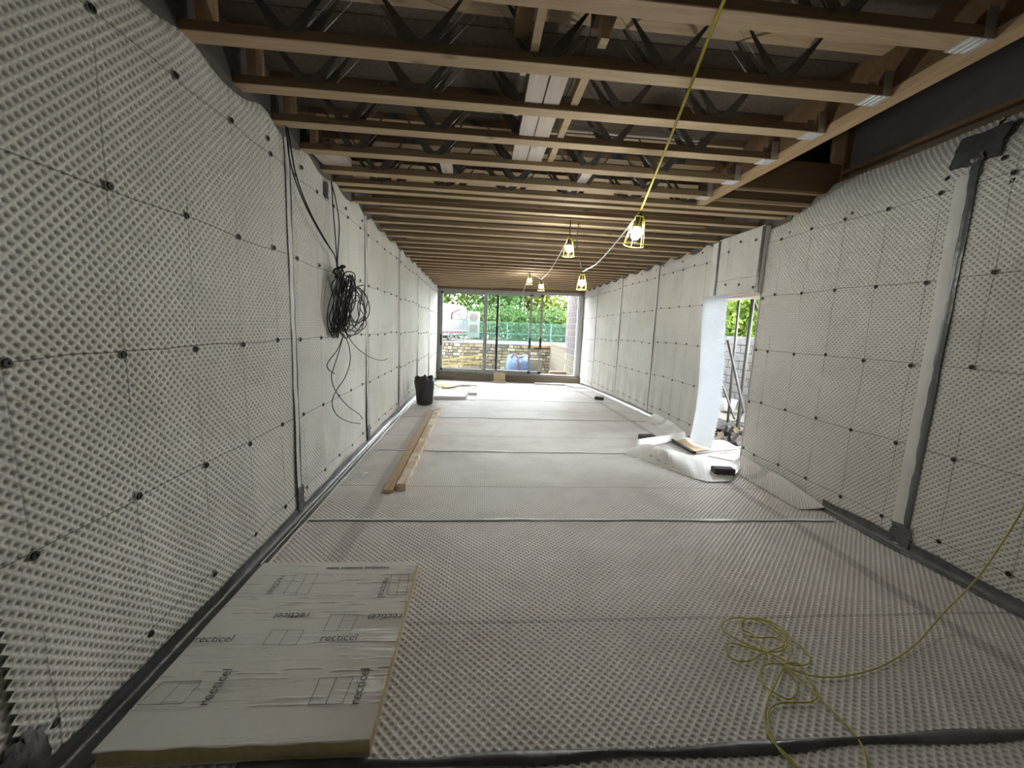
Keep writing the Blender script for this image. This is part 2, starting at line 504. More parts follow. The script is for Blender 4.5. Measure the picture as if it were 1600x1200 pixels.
right_full = [(-1.34, .66), (.66, 2.66), (2.66, 4.60), (D1, 7.46), (7.46, 9.4), (9.4, 11.4), (11.4, 13.05)]
for a, b in right_full:
    lip = b < 4.7
    o = link('membrane_sheet', ME_lip if lip else ME_wallR, wall_right)
    sc = (b - a) / 2.0; z0 = zf((a + b) / 2) + .004; sz = 1.0 if lip else (zc((a + b) / 2) - z0) / 2.9
    o.matrix_local = Matrix.Translation((XR, b, z0)) @ RR @ Matrix.Diagonal((sc, sz, 1, 1))
    if b < 1: continue
    for k in range(5):
        for r in ROWS:
            y = b - (.24 + .40 * k) * sc
            if y < 1.5: continue
            plug_at(wall_right, XR - .008, y + random.uniform(-.012, .012), z0 + r * sz + random.uniform(-.015, .015), -1)
for (x, y, z) in [(3.27, 2.804, 2.759), (3.27, 3.539, 2.715), (3.27, 4.272, 2.709), (3.27, 2.423, 2.619), (3.3, 2.492, 2.778)]:
    plug_at(wall_right, XR + .004, y, z, -1)
for (y, z) in [(4.66, .22), (4.66, .8), (4.66, 1.43), (4.66, 2.03)]:
    plug_at(wall_right, XR - .008, y - .10, z, -1)
for k, (y, z) in enumerate([(6.0, 2.84), (6.6, 2.8), (7.3, 2.83), (7.6, 2.8), (8.3, 2.8), (9.2, 2.79), (9.7, 2.76)]):
    plug_at(wall_right, XR - .006, y, z - .05, -1)
# header piece above the doorway, proud of the wall
hd = MB().box(XR - .045, XR + .02, D0 + .0, D1 - .22, DZ + .02, zc(5) - .02)
header = hd.build('door_header', M_memb, wall_right)
ME_head = dimple_mesh('header_sheet', D1 - .22 - D0, zc(5) - DZ - .03, [M_wallR, M_cup])
o = link('membrane_sheet', ME_head, wall_right)
o.matrix_local = Matrix.Translation((XR - .056, D1 - .22, DZ + .02)) @ RR
for (x, y, z) in [(3.24, 4.729, 2.719), (3.24, 5.019, 2.753), (3.24, 5.253, 2.669), (3.24, 4.681, 2.166), (3.24, 4.955, 2.222), (3.24, 5.241, 2.249)]:
    plug_at(wall_right, XR - .060, y, z, -1)
# piece between header and the next sheet
ME_side = dimple_mesh('side_sheet', .24, zc(5) - DZ - .02, [M_memb, M_cup])
o = link('membrane_sheet', ME_side, wall_right); o.matrix_local = Matrix.Translation((XR - .012, D1 + .01, DZ + .01)) @ RR
# white cut edge of the near jamb and the reveals
MB().box(XR - .012, XR + .02, D0 - .004, D0 + .012, 0, DZ + .02).build('jamb_edge', M_whitetape, wall_right)
MB().box(XR + .0, XR + .26, D0 - .02, D0 - .004, 0, DZ).build('jamb_reveal', M_memb, wall_right)
MB().box(XR - .02, XR + .26, D0, D1, DZ - .012, DZ + .025).build('lintel_edge', M_pale, wall_right)

# ------------------------------------------------------------------ tapes
def wob(seed, amp):
    ph = [random.uniform(0, 6.28) for _ in range(4)]
    return lambda t: amp * (math.sin(t * 2.1 + ph[0]) + .6 * math.sin(t * 5.3 + ph[1]) + .4 * math.sin(t * 13 + ph[2])) / 2
def wall_tape(wall, side, y, z0, z1, w, mat, name='seam_tape', off=.010, amp=.004, parent=None):
    x = XL + off if side > 0 else XR - off
    f1, f2, f3 = wob(0, amp), wob(1, amp), wob(2, .003)
    def P(u, v):
        z = z0 + (z1 - z0) * v
        yy = y + (u - .5) * w + (f1(z * 2) if u < .5 else f2(z * 2))
        bulge = .004 * math.sin(u * math.pi) + f3(z * 5)
        top = max(0, z - 2.8); lean = 0
        return (x + side * bulge, yy, z)
    return MB().grid(P, 4, 40).build(name, mat, parent or wall, smooth=True)
for y in left_seams[2:-1]:
    t = wall_tape(wall_left, 1, y - .012, zf(y) + .02, zc(y) - .05, .055, M_whitetape, off=.014)
    wall_tape(wall_left, 1, y + .026, zf(y) + .02, zc(y) - .04, .024 if y < 4 else .012, M_tape, 'tape_edge', off=.013)
for y in [2.66, 7.46, 9.4, 11.4]:
    w = .085 if y < 3 else .06
    wall_tape(wall_right, -1, y + .03, zf(y) + .02, (2.74 if y < 3 else zc(y) - .05), w, M_whitetape, off=.014)
    wall_tape(wall_right, -1, y - .03, zf(y) + .02, (2.8 if y < 3 else zc(y) - .04), .05 if y < 3 else .014, M_tape, 'tape_edge', off=.015)
for y in (D0 + .015, D1 - .24):
    wall_tape(wall_right, -1, y, DZ + .02, zc(5) - .03, .045, M_tape, 'seam_tape', off=.062)
# patches of tape: foot of the seams and the top of the near right seam
def patch(wall, side, y0, y1, z0, z1, off=.022, lean=0.0, name='tape_patch'):
    x = XL + off if side > 0 else XR - off
    f = wob(0, .012); g = wob(1, .006)
    MB().grid(lambda u, v: (x + side * (g(u * 9 + v * 7)) - side * lean * v * v, y0 + (y1 - y0) * u + f(v * 5) * (1 if u > .5 else -1), z0 + (z1 - z0) * v + f(u * 4)), 8, 8).build(name, M_tape, wall, smooth=True)
for y in left_seams[1:4]:
    patch(wall_left, 1, y - .045, y + .05, .05, .26)
patch(wall_left, 1, 1.09, 1.27, .02, .24)
patch(wall_right, -1, 2.58, 2.73, .05, .21)
patch(wall_right, -1, 2.52, 2.80, 2.80, 3.02, off=.0, lean=.06)
patch(wall_right, -1, 2.60, 2.66, 2.70, 2.86, off=.012)
patch(wall_left, 1, 3.86, 3.96, 2.66, 2.80, off=.016)

def base_tape(wall, side, y0, y1, hw=.085, hf=.09):
    n = max(6, int((y1 - y0) / .08)); xw = XL if side > 0 else XR
    f1, f2, f3 = wob(0, .012), wob(1, .012), wob(2, .004)
    prof = [(.018, hw), (.016, .055), (.022, .03), (.04, .016), (hf * .75, .012), (hf, .006)]
    def P(u, v):
        y = y0 + (y1 - y0) * u; i = v * 5; k = min(4, int(i)); t = i - k
        a = prof[k][0] * (1 - t) + prof[k + 1][0] * t; b = prof[k][1] * (1 - t) + prof[k + 1][1] * t
        if v == 0: b += f1(y * 2)
        if v == 1: a += f2(y * 2)
        return (xw + side * (a + f3(y * 6 + v * 9)), y, zf(y) + b + .002 + .5 * f3(y * 11 + v * 5))
    mb = MB().grid(P, n, 5)
    return mb.build('base_tape', M_tape, wall, smooth=True)
base_tape(wall_left, 1, .4, 13.3)
base_tape(wall_right, -1, .6, 3.36, hw=.10, hf=.05)
base_tape(wall_right, -1, 7.1, 12.6)
# white strips along the base tape, window highlights put into their colour
def bead(parent, pts, r, mat, name):
    return MB().tube(pts, r, 6).build(name, mat, parent, smooth=True)
for side, xw, a, b in ((1, XL, 2.5, 13.2), (-1, XR, 7.1, 12.6)):
    f = wob(3, .006)
    for dx in (.10, .055):
        w_ = .016 if dx > .06 else .008
        MB().grid(lambda u, v: (xw + side * (dx + (v - .5) * w_ + f((a + (b - a) * u) * 3 + dx * 40)), a + (b - a) * u, zf(a + (b - a) * u) + .016 + .004 * math.sin(v * math.pi) + .3 * f((a + (b - a) * u) * 9)), 130, 3).build('tape_highlight', M_seam, wall_left if side > 0 else wall_right, smooth=True)
# floor seams
for k, (y, w, x0, x1, m) in enumerate([(1.275, .042, XL + .6, XR - .05, M_tape), (3.135, .034, XL + .1, 3.16, M_seam), (4.95, .034, XL + .15, 1.95, M_seam), (6.85, .034, XL + .12, 3.2, M_seam), (8.78, .034, XL + .1, 3.1, M_seam), (10.7, .034, XL + .1, 3.1, M_seam)]):
    f1, f2 = wob(k, .010), wob(k, .006)
    nx = 90
    def P(u, v, y=y, w=w, x0=x0, x1=x1):
        x = x0 + (x1 - x0) * u
        return (x, y + (v - .5) * w * (1 + .35 * math.sin(x * 7)) + f1(x), zf(y) + .005 + ((.012 + f2(x * 3)) if y < 2 else (.004 + .4 * f2(x * 3))) * math.sin(v * math.pi))
    MB().grid(P, nx, 4).build('floor_seam_tape', m, floor, smooth=True)
    if m is M_seam:
        MB().grid(lambda u, v: (x0 + (x1 - x0) * u, y - .022 + (v - .5) * (.014 if y < 3.2 else .009) + f1(x0 + (x1 - x0) * u), zf(y) + .005 + .003 * math.sin(v * math.pi)), nx, 2).build('floor_seam_shade', M_tape, floor, smooth=True)  # thin dark strip on the near side, the seam's shade as colour
# floor sheet turning up at the untaped stretches of the right wall
def cove_def(V):
    u, v = V[:, 0].copy(), V[:, 1].copy()
    t = np.clip(v / .42, 0, 1)
    V[:, 1] = .27 * (1 - (1 - t) ** 1.35)
    V[:, 2] += .012 + .11 * t ** 2.6 * (1 - .85 * (u / 1.28) ** 4) + .006 * np.sin(u * 11) * t
    return V
ME_cove = dimple_mesh('upturned_edge', 1.28, .42, [M_floor, M_fcup], cove_def, r0=.0122, r1=.0098, depth=.0042)
for y in (4.60, 7.12):
    o = link('upturned_edge', ME_cove, floor); o.matrix_local = Matrix.Translation((XR - .29, y, zf(y))) @ Matrix(((0, 1, 0, 0), (-1, 0, 0, 0), (0, 0, 1, 0), (0, 0, 0, 1)))

# ------------------------------------------------------------------ ceiling
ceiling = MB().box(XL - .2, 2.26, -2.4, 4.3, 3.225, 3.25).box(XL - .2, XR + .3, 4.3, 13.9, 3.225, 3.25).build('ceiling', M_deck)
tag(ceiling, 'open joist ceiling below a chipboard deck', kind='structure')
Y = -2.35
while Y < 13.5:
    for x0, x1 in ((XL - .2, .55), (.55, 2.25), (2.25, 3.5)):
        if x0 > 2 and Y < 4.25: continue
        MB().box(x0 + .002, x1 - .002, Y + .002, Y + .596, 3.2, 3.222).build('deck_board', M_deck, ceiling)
    Y += .6
joist_y = [-.63, -.21, .19, .6, 1.0, 1.40, 1.81, 2.25, 2.67, 3.09, 3.52, 3.94, 4.235, 4.42, 4.815]
while joist_y[-1] < 13.0: joist_y.append(joist_y[-1] + .405)
CW, CH, JD = .097, .047, .30
def chord_mesh(x0, x1):
    b = .003
    mb = MB()
    p = []
    for x in (x0, x1):
        p += [(x, -CW / 2 + b, 0), (x, CW / 2 - b, 0), (x, CW / 2, b), (x, CW / 2, CH), (x, -CW / 2, CH), (x, -CW / 2, b)]
    mb.add(p, [(i, (i + 1) % 6, 6 + (i + 1) % 6, 6 + i) for i in range(6)] + [(5, 4, 3, 2, 1, 0), (6, 7, 8, 9, 10, 11)])
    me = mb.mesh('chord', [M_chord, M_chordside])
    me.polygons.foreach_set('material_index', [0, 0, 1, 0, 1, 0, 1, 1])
    return me
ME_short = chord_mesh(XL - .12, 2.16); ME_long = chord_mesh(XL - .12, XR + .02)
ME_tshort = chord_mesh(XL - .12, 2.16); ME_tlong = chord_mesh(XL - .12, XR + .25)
def web_mesh():
    # one pressed steel V: two folded channel arms meeting in a flat nailed foot
    mb = MB()
    top = JD - .01
    for s in (-1, 1):
        a = Vector((s * .035, 0, .040)); b = Vector((s * .27, 0, top))
        d = (b - a).normalized(); nrm = Vector((d.z, 0, -d.x)) * s
        w = .027
        for off, e0, e1 in ((0, -w, w),):
            pts = [(-w, .010), (-w, 0), (w, 0), (w, .010)]
            o = []
            for q in (a, b):
                for (t, yy) in pts: o.append(q + nrm * t + Vector((0, yy, 0)))
            mb.add(o, [(i, i + 1, 5 + i - 1, 4 + i) for i in range(3)])
            mb.add([(p[0], p[1] + .0015, p[2]) for p in o], [(4 + i, 5 + i - 1, i + 1, i) for i in range(3)])
        mb.box(min(s * .25, s * .33), max(s * .25, s * .33), 0, .002, JD - .035, JD + .02)
    mb.box(-.05, .05, 0, .002, .030, .055)
    return mb.mesh('metal_web', M_galv)
ME_web = web_mesh()
hang = MB()
hang.box(0, .11, -CW / 2 - .003, CW / 2 + .003, -.004, -.001)
for t in (.025, .055, .085):
    hang.box(t - .004, t + .004, -CW / 2, CW / 2, -.0065, -.004)
hang.box(.06, .11, -CW / 2 - .004, -CW / 2 - .001, -.004, .12); hang.box(.06, .11, CW / 2 + .001, CW / 2 + .004, -.004, .12)
ME_hang = hang.mesh('joist_hanger', M_hanger)
for i, y in enumerate(joist_y):
    long = y > 4.2
    z = zc(y)
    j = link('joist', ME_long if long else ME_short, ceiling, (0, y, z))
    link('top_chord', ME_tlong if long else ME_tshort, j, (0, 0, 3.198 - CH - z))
    x1 = 3.2 if long else 2.05
    for side in (-1, 1):
        x = XL + .40 + (.07 if i % 2 else 0)
        while x < x1 - .25 and y < 4.6:
            w = link('metal_web', ME_web, j, (x, -CW / 2 - .004 if side < 0 else CW / 2 + .004, 0))
            if side > 0: w.rotation_euler = (0, 0, math.pi)
            x += .62
    if y < 4.2:
        link('joist_hanger', ME_hang, j, (2.045, 0, 0))
        # end block by the left wall
        MB().box(XL + .06, XL + .11, -CW / 2, CW / 2, CH, 3.198 - CH - z).build('end_block', M_stud, j)
# trimmer beam along the stair opening, with the solid timbers that close it
MB().box(2.165, 2.245, -2.3, 4.19, 2.94, 3.2).build('trimmer_beam', M_ply, ceiling)
MB().box(2.16, 2.25, -2.3, 4.19, 2.895, 2.94).build('trimmer_flange', M_trim, ceiling)
MB().box(2.25, 3.55, 3.98, 4.03, 3.03, 3.30).build('void_trimmer', M_ply, ceiling)
MB().box(2.25, 3.55, 4.03, 4.075, 3.025, 3.07).build('void_ledger', M_chord, ceiling)
MB().box(2.25, 3.5, 4.12, 4.18, 2.93, 3.2).build('void_trimmer', M_ply, ceiling)
MB().box(2.25, 3.5, 4.095, 4.12, 2.925, 2.955).build('void_ledger', M_chord, ceiling)
MB().box(3.40, 3.50, 3.97, 4.02, 3.30, 4.1).build('stud', M_stud, ceiling)
MB().box(3.50, 3.56, 3.95, 4.02, 3.02, 4.1).build('stud', M_ply, ceiling)
MB().box(2.25, 3.6, 4.25, 4.29, 3.2, 4.2).build('void_panel', M_deck, ceiling)
MB().box(2.2, 2.25, -2.3, 4.29, 3.25, 4.2).build('void_panel', M_deck, ceiling)
MB().box(2.1, 4.0, -2.4, 4.4, 4.2, 4.25).build('upper_deck', M_deck, ceiling)
# dark upper wall beside the opening
up = MB().box(3.56, 3.70, -2.4, 4.3, 2.72, 4.2)
MB_up = up.build('wall_upper', M_darkblock); tag(MB_up, 'dark blockwork wall above the right hand membrane lip', kind='structure')
MB().box(3.50, 3.56, -2.3, 3.95, 3.20, 3.235).build('wall_plate', M_ply, MB_up)
MB().box(3.46, 3.56, -2.3, 3.95, 3.10, 3.135).build('wall_plate', M_ply, MB_up)

# pale boards and noggins fixed between joists
def noggin(x0, x1, y0, y1, z, h, mat=M_pale, name='noggin'):
    MB().box(x0, x1, y0, y1, z, z + h).build(name, mat, ceiling)
for a, b, xs in ((2.30, 2.62, (.222, .325, .335, .43)), (2.72, 3.04, (.228, .33, .336, .44)), (3.14, 3.47, (.21, .325, .333, .45))):
    noggin(xs[0], xs[1], a, b, 2.925, .035); noggin(xs[2], xs[3], a + .03, b, 2.925, .035)
    noggin(.50, .545, a, b, 2.93, .06, M_chord)
    noggin(.17, .20, a + .02, a + .07, 2.93, .05)
noggin(.205, .245, 1.86, 2.20, 2.947, .045, M_chord); noggin(.52, .56, 2.05, 2.12, 2.94, .12, M_chord)
noggin(.50, .60, 1.86, 2.2, 3.06, .12, M_ply); noggin(.12, .20, 1.86, 2.2, 3.0, .18, M_ply)
noggin(-.385, -.29, 3.57, 3.89, 2.93, .05); noggin(.84, .93, 3.57, 3.89, 2.93, .05)
noggin(-1.42, -1.18, 3.57, 3.90, 2.93, .06)
noggin(.25, 1.6, 3.14, 3.17, 3.03, .03, M_white, 'white_strip')

# ------------------------------------------------------------------ window wall at the far end
ang = math.atan2(END_R - END_L, XR - XL); LEN = math.hypot(END_R - END_L, XR - XL)
window = empty('window_1', (XL, END_L, 0), ang)
tag(window, 'wide grey framed sliding glass doors closing the far end', kind='structure')
ZB, ZT, ZFL = -.02, 2.70, -.30
fr = MB()
fr.box(.0, .10, -.06, .10, ZB, ZT); fr.box(LEN - .14, LEN - .02, -.06, .10, ZB, ZT)
fr.box(.0, LEN - .02, -.06, .10, ZT - .085, ZT); fr.box(.0, LEN - .02, -.06, .10, ZB - .0, ZB + .06)
fr.build('outer_frame', M_frame, window)
MB().box(LEN - .19, LEN - .14, .0, .08, ZB, ZT).build('jamb_liner', M_white, window)
MB().box(-.05, LEN + .05, -.16, .16, ZFL - .25, ZB).build('sill', M_sill, window)
MB().box(-.05, LEN + .05, -.05, .12, ZT, 3.2).build('head_board', M_ply, window)
def panel(x0, x1, y, handle_side, dark=False):
    m = M_black if dark else M_frame
    w = .075
    p = MB(); z0, z1 = ZB + .06, ZT - .085
    p.box(x0, x0 + w, y, y + .045, z0, z1); p.box(x1 - w, x1, y, y + .045, z0, z1)
    p.box(x0 + w, x1 - w, y, y + .045, z0, z0 + .075); p.box(x0 + w, x1 - w, y, y + .045, z1 - .06, z1)
    o = p.build('sliding_panel', M_frame, window)
    MB().box(x0 + w, x1 - w, y + .020, y + .026, z0 + .075, z1 - .06).build('glass_pane', M_glass, o)
    for hs in handle_side:
        hx = x0 + w / 2 if hs < 0 else x1 - w / 2
        MB().box(hx - .03, hx + .03, y - .03, y, .86, 1.22).build('handle', M_black, o)
        for zz in (z0 - .01, z1 - .06):
            MB().box(hx - .055, hx + .055, y - .012, y - .001, zz, zz + .085).build('corner_block', M_black, o)
    return o
panel(.09, 1.60, -.045, (-1,))
panel(1.56, 3.10, .012, (1,))
panel(1.93, 3.45, .062, (1,))
MB().box(1.555, 1.60, .0, .012, ZB + .06, ZT - .085).build('dark_stile_strip', M_black, window)
MB().box(1.93, 2.005, .04, .06, ZB + .06, ZT - .085).build('dark_stile_strip', M_black, window)  # black strip puts the far stile's shade into the colour

# ------------------------------------------------------------------ festoon lamps
def lamp(loc, label, tilt=0.0, s=1.0):
    t = empty('work_lamp', loc); t.rotation_euler = (tilt * .6, tilt, .4)
    tag(t, label, 'lamp', 'caged festoon lamps')
    MB().lathe([(.012, 0), (.022, -.005), (.026, -.03), (.024, -.075), (.030, -.085), (.030, -.095)], 14).build('socket', M_black, t, True)
    MB().lathe([(.014, -.09), (.026, -.11), (.034, -.135), (.033, -.155), (.022, -.175), (.004, -.182)], 14).build('bulb', M_bulb, t, True)
    cg = MB()
    prof = [(.030, -.02), (.046, -.05), (.054, -.11), (.066, -.16), (.074, -.22)]
    for k in range(6):
        g = k * math.pi / 3
        cg.tube([(r * math.cos(g), r * math.sin(g), z) for r, z in prof], .0028, 5)
    for r, z in ((.031, -.02), (.056, -.115), (.074, -.22)):
        cg.tube([(r * math.cos(2 * math.pi * k / 20), r * math.sin(2 * math.pi * k / 20), z) for k in range(20)], .003, 5, closed=True)
    cg.build('cage', M_cage, t, True)
    MB().tube([(.0, 0, 0), (.012, 0, .02), (0, 0, .038), (-.012, 0, .02), (0, 0, .004)], .003, 5).build('hook', M_black, t)
    return t
A1 = (1.132, 3, 2.438); A2 = (1.037, 5, 2.681); A3 = (1.393, 5.7, 2.362); A4 = (1.295, 9, 2.608); A5 = (1.104, 9.6, 2.793)
lamp(A1, 'largest, nearest lit bulb in a yellow cage hanging from yellow cord', .12)
lamp(A2, 'second caged bulb, hung high close under the joists at mid room')
lamp(A3, 'caged bulb hanging low before the right end of the glazing')
lamp(A4, 'small far caged bulb, the lower of the two above the sliding panels')
lamp(A5, 'smallest farthest caged bulb, tight against the joists')
def cord(pts, r, mat, label, sag=0.0):
    o = MB().tube(smooth_path(pts, 8), r, 6).build('lamp_cord', mat, None, True)
    tag(o, label, 'cord', 'festoon lamp cords'); return o
def mid(a, b, t, dz): return tuple(a[k] + (b[k] - a[k]) * t + (dz if k == 2 else 0) for k in range(3))
up1 = (A1[0], A1[1], A1[2] + .02); P0 = (0.916, 1.73, 2.89); P00 = (.75, .9, 3.0)
cord([P00, P0, mid(P0, up1, .33, -.012), mid(P0, up1, .66, -.012), up1], .0075, M_yellow, 'yellow cord running from the near joist down to the nearest lamp')
up2 = (A2[0], A2[1], A2[2] + .02); up3 = (A3[0], A3[1], A3[2] + .02); up4 = (A4[0], A4[1], A4[2] + .02); up5 = (A5[0], A5[1], A5[2] + .02)
cord([up1, mid(up1, up3, .3, -.06), mid(up1, up3, .6, -.08), mid(up1, up3, .85, -.03), up3], .007, M_whitetape, 'pale cord sagging between nearest lamp and the low lamp at right')
cord([(A2[0], A2[1], zc(5)), up2], .006, M_cable, 'short dark flex holding the second lamp under the joists')
cord([up3, mid(up3, up2, .5, .1), (A2[0] + .12, A2[1] + .1, zc(5))], .006, M_cable, 'dark flex rising from the low lamp to the joists')
cord([up2, mid(up2, up4, .5, -.08), up4], .007, M_whitetape, 'pale cord running from the second lamp on to the small far lamp')
cord([up4, mid(up4, up5, .5, .02), up5], .006, M_whitetape, 'short cord linking the two farthest lamps')
cord([up5, (1.101, 10.2, 2.693), (1.057, 10.6, 2.441)], .006, M_whitetape, 'loose pale tail of cord dangling past the farthest lamp')

# ------------------------------------------------------------------ cable coil on the left wall
coil = empty('cable_coil', (-1.33, 3.95, 1.764))
tag(coil, 'tangled hank of black cable hung against the left membrane wall', 'cable')
CX = -1.35
def rel(pts, x=CX): return [Vector(p) - coil.location for p in pts]
def cpath(name, pts, r=.0055, per=8): return MB().tube(smooth_path(rel(pts), per), r, 6).build(name, M_cable, coil, True)
top = (-1.36, 4.003, 2.031)
cpath('feed_cable', [(-1.4, 3.14, 2.998), (-1.38, 3.115, 2.886), (-1.37, 3.148, 2.65), (-1.37, 3.364, 2.452), (-1.37, 3.706, 2.276), (-1.36, 3.945, 2.167), top])
cpath('feed_cable', [(-1.4, 3.157, 2.986), (-1.37, 3.135, 2.834), (-1.36, 3.202, 2.605), (-1.36, 3.418, 2.42), (-1.36, 3.75, 2.254), (-1.35, 3.932, 2.154), top])
cpath('feed_cable', [(-1.4, 4.023, 2.839), (-1.37, 3.955, 2.617), (-1.36, 3.973, 2.343), (-1.35, 3.966, 2.171), top])
cpath('feed_cable', [(-1.4, 4.006, 2.829), (-1.36, 3.995, 2.684), (-1.35, 4.053, 2.475), (-1.34, 3.973, 2.201), top])
rr = random.Random(3)
def loop(cxp, cyp, a, b, rot, dep, n=10):
    out = []
    for k in range(n):
        g = 2 * math.pi * k / n
        y = a * math.cos(g) * (1 + rr.uniform(-.1, .1)); z = b * math.sin(g) * (1 + rr.uniform(-.06, .06))
        yy = y * math.cos(rot) - z * math.sin(rot); zz = y * math.sin(rot) + z * math.cos(rot)
        out.append((dep + rr.uniform(-.03, .03) + .04 * math.sin(g), cxp + yy, cyp + zz))
    return out
cy, cz = (-1.34, 3.945, 1.763)[1:], 0
Yc, Zc = cy[0], cy[1]
for k in range(17):
    # most turns hang as narrow, nearly vertical loops
    p = loop(Yc + rr.uniform(-.08, .22), Zc - .02 + rr.uniform(-.05, .03), rr.uniform(.05, .15), rr.uniform(.24, .32), rr.uniform(-.25, .15), CX + rr.uniform(-.01, .08))
    MB().tube(smooth_path(rel(p), 5, True), .0058, 5, closed=True).build('cable_turn', M_cable, coil, True)
for k in range(9):
    p = loop(Yc + .42 + rr.uniform(-.12, .2), Zc - .06 + rr.uniform(-.06, .06), rr.uniform(.20, .42), rr.uniform(.10, .24), rr.uniform(-.5, -.1), CX + rr.uniform(.0, .08))
    MB().tube(smooth_path(rel(p), 5, True), .0055, 5, closed=True).build('cable_turn', M_cable, coil, True)
MB().tube(smooth_path(rel(loop(Yc + .02, Zc + .27, .10, .05, .2, CX + .02)), 4, True), .010, 6, closed=True).build('cable_tie', M_cable, coil, True)
st = (-1.34, 4.086, 1.451)
cpath('tail_cable', [st, (-1.36, 3.975, 1.312), (-1.37, 3.814, 1.233), (-1.37, 3.717, 1.184), (-1.37, 3.76, 1.133), (-1.38, 3.931, 1.076)], .0045)
cpath('tail_cable', [st, (-1.36, 4.009, 1.292), (-1.37, 3.891, 1.148), (-1.37, 3.818, 1.054), (-1.36, 3.897, 0.909), (-1.36, 4.221, 0.706), (-1.36, 4.636, 0.516), (-1.36, 4.733, 0.44)], .0045)
cpath('tail_cable', [st, (-1.36, 4.297, 1.326), (-1.36, 4.329, 1.157), (-1.36, 4.159, 1.01), (-1.37, 3.962, 0.923), (-1.37, 3.819, 0.824), (-1.37, 3.928, 0.677), (-1.37, 4.283, 0.52), (-1.37, 4.69, 0.397)], .0045)
cpath('tail_cable', [(-1.34, 4.181, 1.455), (-1.35, 4.413, 1.341), (-1.36, 4.795, 1.218), (-1.36, 5.241, 1.114), (-1.36, 5.747, 1.044), (-1.35, 6.016, 1.049)], .0045)

# ------------------------------------------------------------------ insulation board
bx0, bx1, by0, by1, bt = -1.302, -.362, 1.297, 2.42, .08
board = empty('insulation_board', ((bx0 + bx1) / 2, (by0 + by1) / 2, .0))
tag(board, 'foil faced insulation board lying beside the left wall, nearest the camera', 'board')
bw, bl = bx1 - bx0, by1 - by0
fm = MB()
def edge(u, v):   # slightly ragged foam block
    return (-bw / 2 + u * bw, -bl / 2 + v * bl, bt)
fm.box(-bw / 2 + .004, bw / 2 - .001, -bl / 2 + .004, bl / 2 - .002, .012, bt - .0045)
fm.build('foam_core', M_foam, board)
r1 = random.Random(5)
jx = [r1.uniform(-.003, .003) for _ in range(60)]
crease = [(.96, .5), (.90, .35), (.885, .6), (.835, .9), (.815, .8), (.745, .5), (.715, .9), (.70, .7), (.665, 1.0), (.65, .9), (.60, .8), (.575, 1.0), (.56, .5), (.42, .7), (.40, .5), (.33, .35), (.285, .9), (.27, 1.0), (.245, .8), (.16, .8), (.135, .9)]
cph = [(r1.uniform(0, 6), r1.uniform(25, 55), r1.uniform(60, 120), r1.uniform(-.25, .2)) for _ in crease]
def top(u, v):
    x = -bw / 2 + u * bw; y = -bl / 2 + v * bl
    z = bt + .0012 * math.sin(y * 17 + .5 * math.sin(x * 7)) + .0007 * math.sin(x * 11 + y * 5)
    for (cv, am), (p, f, f2, bias) in zip(crease, cph):
        d = v - cv - .0022 * math.sin(x * 13 + p) - .0012 * math.sin(x * 31 + 2 * p)
        if abs(d) < .012:
            on = math.sin(x * f * .35 + p) * .6 + math.sin(x * f2 * .5 + p * 3) * .4 + bias + .35 * (u - .4)
            if on > 0: z += .0042 * am * min(1, on * 2.2) * math.exp(-(d / .0030) ** 2)
    for (px_, py_, rot, am) in dents:
        dx, dy = x - px_, y - py_
        q = dx * math.cos(rot) + dy * math.sin(rot); r_ = -dx * math.sin(rot) + dy * math.cos(rot)
        if abs(q) < .05 and abs(r_) < .012: z += am * math.exp(-(q / .02) ** 2 - (r_ / .004) ** 2)
    if v == 0: y += .002 * math.sin(x * 30); z -= .003
    if v == 1: z -= .003
    return (x, y, z)
dents = [(r1.uniform(-.1, .45), r1.uniform(-.2, .5), r1.uniform(-1.2, 1.2), r1.choice((.003, -.003))) for _ in range(26)]
MB().grid(top, 90, 400).build('foil_face', M_foil, board, True)
MB().box(-bw / 2, bw / 2, -bl / 2, bl / 2, .010, .013).build('foil_back', M_foil, board)
# printing on the foil
def text_mesh(s, size, mat):
    cu = bpy.data.curves.new('lettering', 'FONT'); cu.body = s; cu.size = size; cu.align_x = 'CENTER'; cu.align_y = 'CENTER'
    cu.resolution_u = 3
    ob = bpy.data.objects.new('lettering', cu); col.objects.link(ob)
    dg = bpy.context.evaluated_depsgraph_get()
    me = bpy.data.meshes.new_from_object(ob.evaluated_get(dg))
    bpy.data.objects.remove(ob)
    me.materials.clear(); me.materials.append(mat)
    return me
ME_rec = text_mesh('recticel', .058, M_print)
def printed(me, wx, wy, rot, name='printed_word', z=bt + .0055):
    return link(name, me, board, (wx - board.location.x, wy - board.location.y, z), (0, 0, rot))
for w, rot in (((-1.12, 2.195, 0.083), -math.pi / 2), ((-0.512, 2.16, 0.083), -math.pi / 2), ((-0.924, 1.945, 0.083), math.pi), ((-1.208, 1.796, 0.083), 0), ((-0.636, 1.787, 0.083), 0), ((-1.042, 1.539, 0.083), math.pi / 2), ((-0.46, 1.521, 0.083), math.pi / 2), ((-0.366, 1.926, 0.083), math.pi)):
    if w[0] > bx1 - .09: w = (bx1 - .09, w[1], w[2])
    printed(ME_rec, w[0], w[1], rot)
LN = []
def pl(a, b, w=.0012):
    a = Vector(a[:2]); b = Vector(b[:2]); d = (b - a).normalized(); n = Vector((-d.y, d.x)) * w
    q = [a + n, a - n, b - n, b + n]
    LN[-1].add([(p.x - board.location.x, p.y - board.location.y, bt + .0050) for p in q], [(0, 1, 2, 3)])
